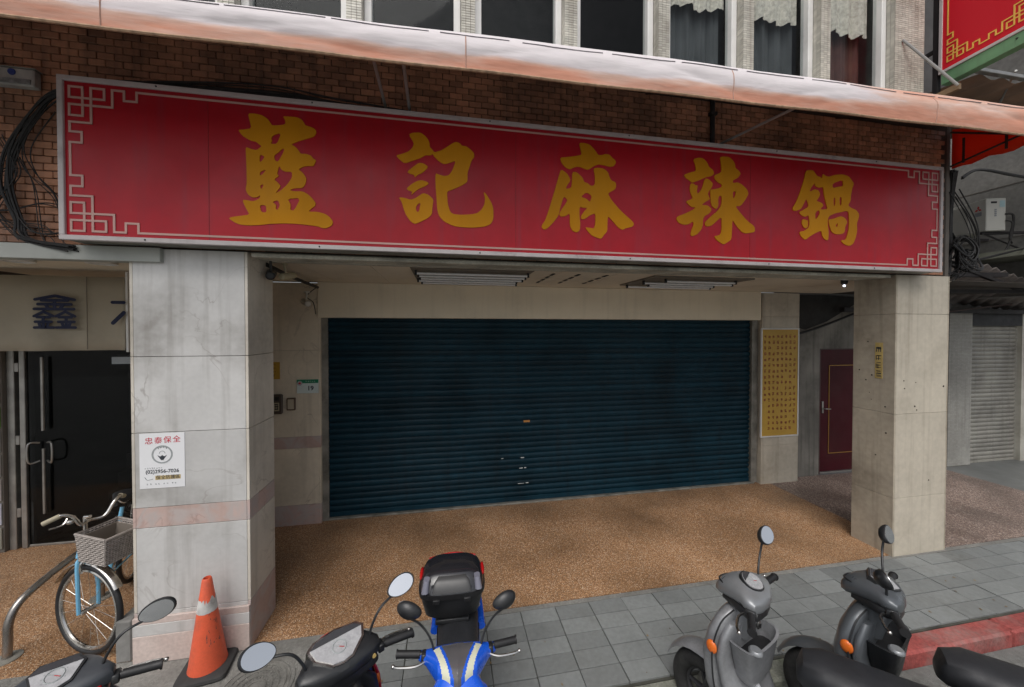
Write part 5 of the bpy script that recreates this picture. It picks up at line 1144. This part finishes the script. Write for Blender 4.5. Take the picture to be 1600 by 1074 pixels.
def scooter(label, loc, heading, body, steer=0.0, cover=None, inner=None, mirror=(1, 1), dash='oval', tilt=16, pocket=False, lean=0.0, scale=1.0, sport=False, topbox=False, edge=None, edge_r=.008, dashm=None, fy=0.0, group='scooters parked along the kerb'):
    """local frame: +Y forward, X right, Z up from the road; heading = angle of +Y"""
    cover = cover or blackp; inner = inner or body
    A = Matrix.Translation((0, .44, 0)) @ Matrix.Rotation(fy, 4, 'Z') @ Matrix.Translation((0, -.44, 0))      # front end turned with the bars
    t = thing('scooter', label, 'scooter', (loc[0], loc[1], -0.12), 0, group)
    t.rotation_euler = (0, lean, heading - math.pi / 2); t.scale = (scale,) * 3
    piv = Vector((0, .44, .8))
    S = Matrix.Translation(piv) @ Matrix.Rotation(steer, 4, Vector((0, -.42, .9)).normalized()) @ Matrix.Translation(-piv)
    def P(name, mb, m, par=t, sm=45): return obj(name, mb, m, par, smooth=sm)
    # wheels
    for (y, X) in ((.65, A), (-.60, None)):
        w = bpy.data.objects.new('wheel', None); col.objects.link(w); w.parent = t
        P('tyre', MB(X).torus(.185, .052, (0, y, .235), 'x', 36, 12), tyre, w)
        rb = MB(X).torus(.135, .016, (0, y, .235), 'x', 30, 8)
        for k in range(5):
            a = 2 * math.pi * k / 5; rb.tube([(0, y, .235), (0, y + .13 * math.cos(a), .235 + .13 * math.sin(a))], [.022, .012], 6)
        rb.lathe([(.03, -.05), (.035, 0), (.03, .05)], c=(0, y, .235), ax='x', n=12)
        P('rim', rb, rimm, w)
        P('brake_disc', MB(X).lathe([(.095, .045), (.095, .05)], c=(0, y, .235), ax='x', n=24), steel, w)
    P('fork', MB(A).tube([(.075, .65, .235), (.075, .54, .60)], .02, 8).tube([(-.075, .65, .235), (-.075, .54, .60)], .02, 8), blackp)
    fr = []
    for k in range(11):
        a = R(150 - k * 13); c0 = (.65 + .262 * math.cos(a), .235 + .262 * math.sin(a))
        hw = .075 * (1 - .25 * abs(k - 5) / 5)
        fr.append([(hw * math.cos(b_), c0[0] + .02 * math.sin(b_) * math.cos(a), c0[1] + .03 * math.sin(b_) * math.sin(a)) for b_ in [math.pi * q / 8 for q in range(9)]])
    P('front_fender', MB(A).rings(fr, cap=False, closed=False), body if not sport else body)
    # front apron (legshield)
    P('front_apron', MB(A).loft([(.30, 0, .45, .13, .05), (.38, 0, .48, .18, .055), (.52, 0, .515, .215, .06), (.68, 0, .53, .222, .06), (.80, 0, .515, .20, .055), (.89, 0, .49, .15, .045), (.94, 0, .47, .07, .03)], axis='z', n=28), body)
    P('inner_panel', MB(A).loft([(.30, 0, .33, .145, .10), (.40, 0, .375, .18, .075), (.56, 0, .44, .207, .045), (.70, 0, .47, .212, .035), (.80, 0, .46, .19, .035), (.865, 0, .45, .13, .035)], axis='z', n=28), inner)
    if pocket:
        # open glove pocket: a hollow cup
        def ring(rx, ry, z, cy=.385): return [(rx * math.copysign(abs(math.cos(a)) ** .55, math.cos(a)), cy + ry * math.copysign(abs(math.sin(a)) ** .55, math.sin(a)), z + (.02 * math.cos(a) ** 2)) for a in [2 * math.pi * (q + .5) / 36 for q in range(36)]]
        P('glove_pocket', MB(A).rings([ring(.11, .035, .56), ring(.135, .05, .60), ring(.168, .072, .775), ring(.172, .075, .782), ring(.158, .062, .782), ring(.150, .055, .74), ring(.12, .038, .62)]), blackp if pocket == 'black' else inner)
        P('pocket_floor', MB(A).rings([ring(.149, .054, .70), ring(.149, .054, .702)]), black)
        P('lock_cap', MB(A).lathe([(.034, .0), (.034, .01), (.026, .018)], c=(-.10, .33, .785), n=20), sil2)
    P('key_switch', MB(A).lathe([(.024, .44), (.024, .405), (.016, .40)], c=(.095, 0, .80), ax='y', n=16), chr_)
    P('key_slot', MB(A).box(.091, .395, .79, .099, .401, .81), black)
    P('column_cover', MB(S).loft([(.76, 0, .455, .05, .05), (.86, 0, .44, .07, .06), (.94, 0, .42, .10, .075), (.99, 0, .41, .12, .08)], axis='z'), cover)
    P('bag_hook', MB(A).tube(smooth_path([(0, .40, .60), (0, .37, .60), (0, .36, .57), (0, .375, .55)], 4), .006, 6), chr_)
    bdg = MB(A).loft([(.42, 0, .300, .010, .012), (.45, 0, .320, .014, .014), (.54, 0, .378, .014, .014), (.57, 0, .395, .010, .010)], axis='z')
    P('badge_ridge', bdg, greyprint if inner is not blackp else blackp)
    for s_ in (1, -1):
        P('turn_signal', MB(A).ell((s_ * .212, .505, .735), (.016, .030, .036)), orl)
    if not sport:
        P('headlamp', MB(A).ell((0, .578, .66), (.09, .02, .06)), lampc)
    # floor, body, seat
    P('floorboard', MB().loft([(-.08, 0, .31, .15, .045), (.10, 0, .30, .165, .04), (.30, 0, .30, .165, .04), (.46, 0, .32, .15, .05)], n=24, e=4), blackp)
    P('side_body', MB().loft([(.10, 0, .45, .10, .14), (.0, 0, .50, .135, .17), (-.30, 0, .54, .16, .15), (-.55, 0, .60, .155, .12), (-.78, 0, .67, .11, .08), (-.90, 0, .70, .06, .04)], n=28), body)
    P('seat', MB().loft([(.20, 0, .69, .05, .035, 2.2), (.175, 0, .715, .095, .07, 2.3), (.09, 0, .735, .122, .08, 2.4), (-.10, 0, .735, .135, .075, 2.6), (-.28, 0, .74, .145, .07, 2.7), (-.40, 0, .755, .14, .07, 2.7), (-.50, 0, .76, .13, .065, 2.7), (-.68, 0, .745, .105, .055, 2.5), (-.76, 0, .735, .06, .035, 2.3)], n=28), seatm)
    seam = [(x_, y, z) for y, x_, z in ((.185, .07, .69), (.09, .126, .705), (-.10, .138, .715), (-.28, .148, .72), (-.45, .14, .73), (-.68, .108, .725), (-.755, .06, .72))]
    P('seat_piping', MB().tube(seam, .004, 5).tube([(-a, b_, c) for a, b_, c in seam], .004, 5), blackp)
    P('tail_lamp', MB().ell((0, -.90, .67), (.07, .03, .035)), redl)
    P('grab_rail', MB().tube(smooth_path([(.10, -.62, .72), (.13, -.78, .735), (.10, -.92, .745), (0, -.955, .75), (-.10, -.92, .745), (-.13, -.78, .735), (-.10, -.62, .72)], 5), .014, 8), blackp)
    P('rear_fender', MB().loft([(-.78, 0, .46, .05, .02), (-.90, 0, .40, .05, .02), (-.99, 0, .30, .045, .015)]), blackp)
    P('licence_plate', MB().box(-.12, -1.0, .36, .12, -.992, .48, .002), white)
    P('engine', MB().loft([(.0, -.06, .24, .05, .05), (-.12, -.08, .25, .09, .08), (-.45, -.10, .25, .07, .06), (-.60, -.10, .24, .05, .05)]), steel)
    P('exhaust', MB().tube([(.06, -.10, .20), (.11, -.35, .22), (.115, -.72, .27)], [.02, .045, .05], 12), blackp)
    P('stand', MB().tube([(.09, -.22, .22), (.12, -.26, .015), (.17, -.26, .005)], .011, 6).tube([(-.09, -.22, .22), (-.12, -.26, .015), (-.17, -.26, .005)], .011, 6), blackp)
    # handlebar head
    hb = MB(S)
    if sport:
        hb.loft(interp([(-.21, .36, .985, .02, .02), (-.17, .38, .985, .035, .03), (-.10, .44, .985, .09, .06), (0, .47, .975, .13, .08), (.10, .44, .985, .09, .06), (.17, .38, .985, .035, .03), (.21, .36, .985, .02, .02)], 22), axis='x', n=110)
        Si = S.inverted()
        for i_, f_ in enumerate(hb.f):
            c_ = sum((Si @ Vector(hb.v[q]) for q in f_), Vector()) / len(f_)
            w_ = .085 * (1 - max(0, c_.y - .40) / .21 * .9)
            if c_.z > .965 and c_.y > .385:
                if abs(c_.x) < w_: hb.mi[i_] = 1
                elif abs(c_.x) < w_ + .014: hb.mi[i_] = 0
                elif abs(c_.x) < w_ + .045 and c_.y > .40: hb.mi[i_] = 2
                elif abs(c_.x) < w_ + .055: hb.mi[i_] = 3
    else:
        hb.loft([(.318, 0, 1.012, .05, .022, 3), (.335, 0, 1.015, .125, .034, 3.4), (.36, 0, 1.018, .175, .042, 3.4), (.395, 0, 1.025, .178, .048, 3), (.43, 0, 1.03, .150, .054, 2.8), (.47, 0, 1.028, .125, .056, 2.6), (.52, 0, 1.015, .095, .05, 2.5), (.56, 0, .995, .062, .04, 2.4), (.585, 0, .978, .022, .018, 2.2)], n=36)
    hc = P('handlebar_cover', hb, [cover, smoked, whb, bluep] if sport else cover)
    # dashboard, tilted towards the rider
    if not sport:
        P('lower_cover', MB(S).loft([(.325, 0, .975, .06, .03, 3), (.35, 0, .972, .16, .034, 3.2), (.40, 0, .97, .165, .04, 3), (.47, 0, .97, .11, .045, 2.8), (.54, 0, .965, .06, .03, 2.4)], n=30), blackp, hc)
        T = Matrix.Translation((0, .402, 1.082)) @ Matrix.Rotation(R(20), 4, 'X')
        if dash == 'oval': out = [(.062 * math.cos(a) * (1 + .12 * math.cos(2 * a)), .052 * math.sin(a) * (1.1 if math.sin(a) > 0 else 1)) for a in [2 * math.pi * k / 24 for k in range(24)]]
        elif dash == 'fan': out = [(a * 1.3, b * 1.15) for a, b in [(-.085, .035), (-.065, .055), (0, .066), (.065, .055), (.085, .035), (.075, -.005), (.03, -.052), (0, -.058), (-.03, -.052), (-.075, -.005)]]
        else: out = [(-.05, .06), (.05, .06), (.075, .03), (.05, -.04), (0, -.065), (-.05, -.04), (-.075, .03)]
        big = [(x * 1.12, y * 1.14) for x, y in out]
        P('dashboard_bezel', MB(S @ T).prism(big, -.05, .0, 'z'), chr_ if dash == 'fan' else blackp, hc, 30)
        P('dashboard_glass', MB(S @ T).prism(out, -.01, .004, 'z'), dashm or lampc, hc, 30)
        P('dashboard_visor', MB(S @ T).prism([(a * .99, b * .99) for a, b in out if b > .008] if dash != 'oval' else [(a * .98, b * .98) for a, b in out if b > .02], .004, .007, 'z'), M('smoked_visor', (0.05, 0.05, 0.055), rough=0.15, coat=0.3), hc, 30)
        dm = MB(S @ T); dm.torus(.028, .0025, (.0, -.002, .005), 'z', 24, 4)
        for k in range(9):
            a = R(210 - k * 30); dm.box(.036 * math.cos(a) - .0015, .036 * math.sin(a) - .0015 - .002, .004, .036 * math.cos(a) + .0015, .036 * math.sin(a) + .0015 - .002, .0055)
        dm.tube([(0, -.002, .0055), (-.02, .012, .0055)], .0015, 4)
        P('gauge_print', dm, greyink, hc)
        P('gauge_needle', MB(S @ T).tube([(.0, -.002, .006), (.018, -.014, .006)], .0016, 4), redl, hc)
        for s_ in (1, -1):
            P('switch', MB(S).box(s_ * .135 - .018, .352, 1.022, s_ * .135 + .018, .372, 1.04, .004), blackp, hc)
            P('screw', MB(S).lathe([(.007, 1.049), (.005, 1.053)], c=(s_ * .085, .40, 0), n=8), black, hc)
        P('start_button', MB(S).lathe([(.009, .345), (.009, .335)], c=(.135, 0, 1.0), ax='y', n=10), M('yellow_button', (0.5, 0.35, 0.12)) if dash == 'fan' else redl, hc)
    P('bar', MB(S).tube([(-.20, .372, 1.0), (-.10, .385, 1.0), (.10, .385, 1.0), (.20, .372, 1.0)], .013, 10), blackp)
    for s_ in (1, -1):
        P('lever_mount', MB(S).box(s_ * .18 - .014, .355, .975, s_ * .18 + .014, .405, 1.015, .005), blackp)
        P('grip', MB(S).tube([(s_ * .20, .372, 1.0), (s_ * .33, .345, .995)], .0185, 12).lathe([(.022, s_ * .325), (.022, s_ * .332)], c=(0, .344, .995), ax='x', n=12), black)
        P('brake_lever', MB(S).tube(smooth_path([(s_ * .165, .40, .985), (s_ * .22, .425, .98), (s_ * .30, .415, .975), (s_ * .335, .40, .972)], 4), .0065, 6).ell((s_ * .34, .398, .972), (.010, .010, .010)), chr_)
        mode = mirror[0] if s_ < 0 else mirror[1]
        if not mode: continue
        mx, my, mz = {1: (s_ * .255, .40, 1.245), 2: (s_ * .22, .38, 1.27), 3: (s_ * .30, .42, 1.21)}[mode]
        ml = P('mirror', MB(S).tube(smooth_path([(s_ * .125, .395, 1.02), (s_ * .15, .40, 1.10), (s_ * .20, .40, 1.17), (mx, my + .012, mz - .03)], 5), [.006] * 15 + [.009], 8), blackp)
        Xm = S @ Matrix.Translation((mx, my, mz)) @ Matrix.Rotation(R(-s_ * 14), 4, 'Y') @ Matrix.Rotation(R(-tilt), 4, 'X') @ Matrix.Rotation(R(-s_ * 10), 4, 'Z')
        sh_ = [(.066 * math.cos(a) * (1.1 if math.cos(a) * s_ > 0 else .95), .047 * math.sin(a) * .94 * (1 + .15 * math.cos(a) * s_)) for a in [2 * math.pi * k / 28 for k in range(28)]]
        rings = []
        for (f, yy) in ((1.0, -.012), (1.04, -.004), (.98, .008), (.75, .024), (.35, .034), (.02, .036)): rings.append([(p[0] * f, yy, p[1] * f) for p in sh_])
        P('mirror_housing', MB(Xm).rings(rings), blackp, ml)
        P('mirror_glass', MB(Xm).prism([(p[0] * .93, p[1] * .93) for p in sh_], -.0145, -.0115), mir, ml, 30)
        P('cable', MB(S).tube(smooth_path([(s_ * .16, .39, .985), (s_ * .10, .46, .99), (s_ * .06, .50, .90), (s_ * .05, .50, .80)], 5), .004, 6), black)
    if edge:
        P('trim_edge', MB(S).tube(smooth_path([(-.15, .42, 1.005), (-.11, .475, 1.02), (-.06, .54, 1.035), (0, .572, 1.03), (.06, .54, 1.035), (.11, .475, 1.02), (.15, .42, 1.005)], 5), edge_r, 6), edge)
        P('shield_edge', MB(A).tube(smooth_path([(-.20, .47, .40), (-.222, .49, .58), (-.218, .495, .74), (-.165, .48, .87), (-.08, .455, .925)], 5), edge_r, 6).tube(smooth_path([(.20, .47, .40), (.222, .49, .58), (.218, .495, .74), (.165, .48, .87), (.08, .455, .925)], 5), edge_r, 6), edge)
    return t, P, S, hc

sil = M('weathered_silver_paint', (0.26, 0.265, 0.275), rough=0.4, metal=0.3, var=0.2, vs=4, coat=0.2, dirt=0.5, dcol=(0.045, 0.045, 0.045), ds=5, fine=0.08)
sil2 = M('light_silver_paint', (0.26, 0.27, 0.28), rough=0.35, metal=0.4, var=0.12, vs=5, dirt=0.35, dcol=(0.12, 0.12, 0.12), ds=6)
gun = M('gunmetal_paint', (0.10, 0.11, 0.12), rough=0.35, metal=0.3, var=0.15, vs=4, dirt=0.4, dcol=(0.04, 0.04, 0.04), coat=0.2)
dkg = M('dark_grey_plastic', (0.045, 0.05, 0.058), rough=0.4, var=0.15, vs=6, coat=0.1, dirt=0.2, dcol=(0.1, 0.1, 0.1), ds=10)
bluep = M('bright_blue_paint', (0.012, 0.10, 0.62), rough=0.22, var=0.08, vs=3, coat=0.6)
blkpaint = M('gloss_black_paint', (0.012, 0.012, 0.015), rough=0.2, coat=0.4, var=0.1)
rededge = M('red_edge_paint', (0.45, 0.015, 0.02), rough=0.3)
brdash = M('faded_gauge_face', (0.36, 0.36, 0.37), rough=0.25, var=0.12, vs=30)

scooter('grey scooter in the bottom left corner with dark round-backed mirror, in front of the bicycle', (-1.40, 1.46), R(122), gun, steer=R(-4), tilt=8, cover=dkg, mirror=(0, 3), dash='shield', dashm=brdash)
t2, P2, S2, h2 = scooter('black scooter with red edging, silver-rimmed fan-shaped dashboard and two round mirrors', (-.27, 1.40), R(122), blkpaint, tilt=34, cover=blackp, inner=blackp, mirror=(3, 3), dash='fan', edge=rededge, dashm=brdash)
t4, P4, S4, h4 = scooter('weathered silver scooter with one white-faced mirror, the left of the two scooters at right', (2.00, 1.48), R(134), sil, tilt=38, steer=R(-9), fy=R(-24), edge=blackp, edge_r=.0045, cover=sil2, inner=sil, mirror=(0, 2), pocket='grey', dashm=brdash)
t5, P5, S5, h5 = scooter('dark grey scooter with black open glove pocket and two dark mirrors, rightmost', (2.75, 1.35), R(134), gun, tilt=28, steer=R(-8), fy=R(-22), edge=blackp, edge_r=.0045, cover=gun, inner=gun, mirror=(3, 2), pocket='black', dash='shield', dashm=brdash)
# blue sport scooter, reversed in: front towards the camera
t3, P3, S3, h3 = scooter('bright blue sport scooter facing the camera with grey flyscreen, black top box behind its seat', (.06, 1.99), R(268), bluep, scale=.88, cover=bluep, inner=blackp, mirror=(1, 1), sport=True)
t3.rotation_euler = (R(6), 0, R(178)); t3.location.z = -.060
nsm = MB().loft(interp([(.50, 0, .66, .10, .06), (.60, 0, .695, .15, .075), (.72, 0, .70, .19, .09), (.84, 0, .65, .185, .09), (.94, 0, .57, .14, .08), (1.0, 0, .51, .08, .05)], 14), axis='z', n=110, e=2.2)
for i_, f_ in enumerate(nsm.f):
    c_ = sum((Vector(nsm.v[q]) for q in f_), Vector()) / len(f_)
    if c_.y > .56:
        u_ = abs(c_.x)
        if .045 + (.95 - c_.z) * .28 < u_ < .09 + (.95 - c_.z) * .36 and .70 < c_.z < .95: nsm.mi[i_] = 1
        elif u_ > .10 + (.95 - c_.z) * .3 and .80 < c_.z < .86: nsm.mi[i_] = 2
P3('nose', nsm, [bluep, whb, skyb])
for s_ in (1, -1):
    P3('headlamp', MB().ell((s_ * .085, .755, .70), (.06, .04, .035)), lampc)
P3('tank_rail', MB().tube(smooth_path([(-.155, -.38, .76), (-.14, -.62, .80), (-.07, -.80, .82), (.07, -.80, .82), (.14, -.62, .80), (.155, -.38, .76)], 5), .010, 6), greyprint)
P3('tail_cowl', MB().tube(smooth_path([(-.165, -.25, .70), (-.15, -.55, .745), (-.09, -.78, .765), (.09, -.78, .765), (.15, -.55, .745), (.165, -.25, .70)], 5), .030, 8), bluep)
tb_ = thing('top_box', 'black motorcycle top box with smoked rounded lid and red reflectors on the blue scooter', 'top box', (.055, 2.80 - .12, .73), R(178))
tb_.location = (.035, 2.29, .66)
def B(name, mb, m, par=tb_, sm=45): return obj(name, mb, m, par, smooth=sm)
B('base', MB().loft([(0, 0, 0, .13, .09), (.03, 0, 0, .165, .12), (.11, 0, 0, .185, .135), (.155, 0, 0, .19, .14)], axis='z', n=36, e=4), blackp)
B('rim', MB().loft([(.150, 0, 0, .200, .147), (.178, 0, 0, .202, .149)], axis='z', n=36, e=4), black)
lid = B('lid', MB().loft([(.176, 0, 0, .196, .143), (.22, 0, -.006, .188, .130), (.255, 0, -.020, .165, .105), (.272, 0, -.03, .13, .08), (.280, 0, -.03, .06, .04)], axis='z', n=40, e=3.6), M('gloss_black_lid', (0.014, 0.014, 0.017), rough=0.16, coat=0.6, var=0.1))
B('lid_panel', MB().loft([(.19, 0, .132, .115, .016), (.235, 0, .115, .105, .014), (.255, 0, .085, .08, .010)], axis='z', n=24, e=4), M('dusty_dark_panel', (0.045, 0.045, 0.045), rough=0.4), lid)
for s_ in (1, -1):
    B('reflector', MB().ell((s_ * .19, -.02, .215), (.012, .06, .02)), redl, lid)
    B('pale_panel', MB().loft([(.19, s_ * .158, .11, .022, .03), (.25, s_ * .150, .09, .018, .025)], axis='z', n=12, e=3), M('grey_violet_gloss', (0.16, 0.16, 0.20), rough=0.15, coat=0.5), lid)
    B('latch', MB().box(s_ * .09 - .02, .14, .135, s_ * .09 + .02, .158, .160, .003), black)
B('red_edge', MB().tube(smooth_path([(-.15, -.095, .256), (0, -.128, .262), (.15, -.095, .256)], 6), .006, 6), redl, lid)
B('mount_plate', MB().box(-.10, -.10, -.035, .10, .10, -.002, .006), blackp)
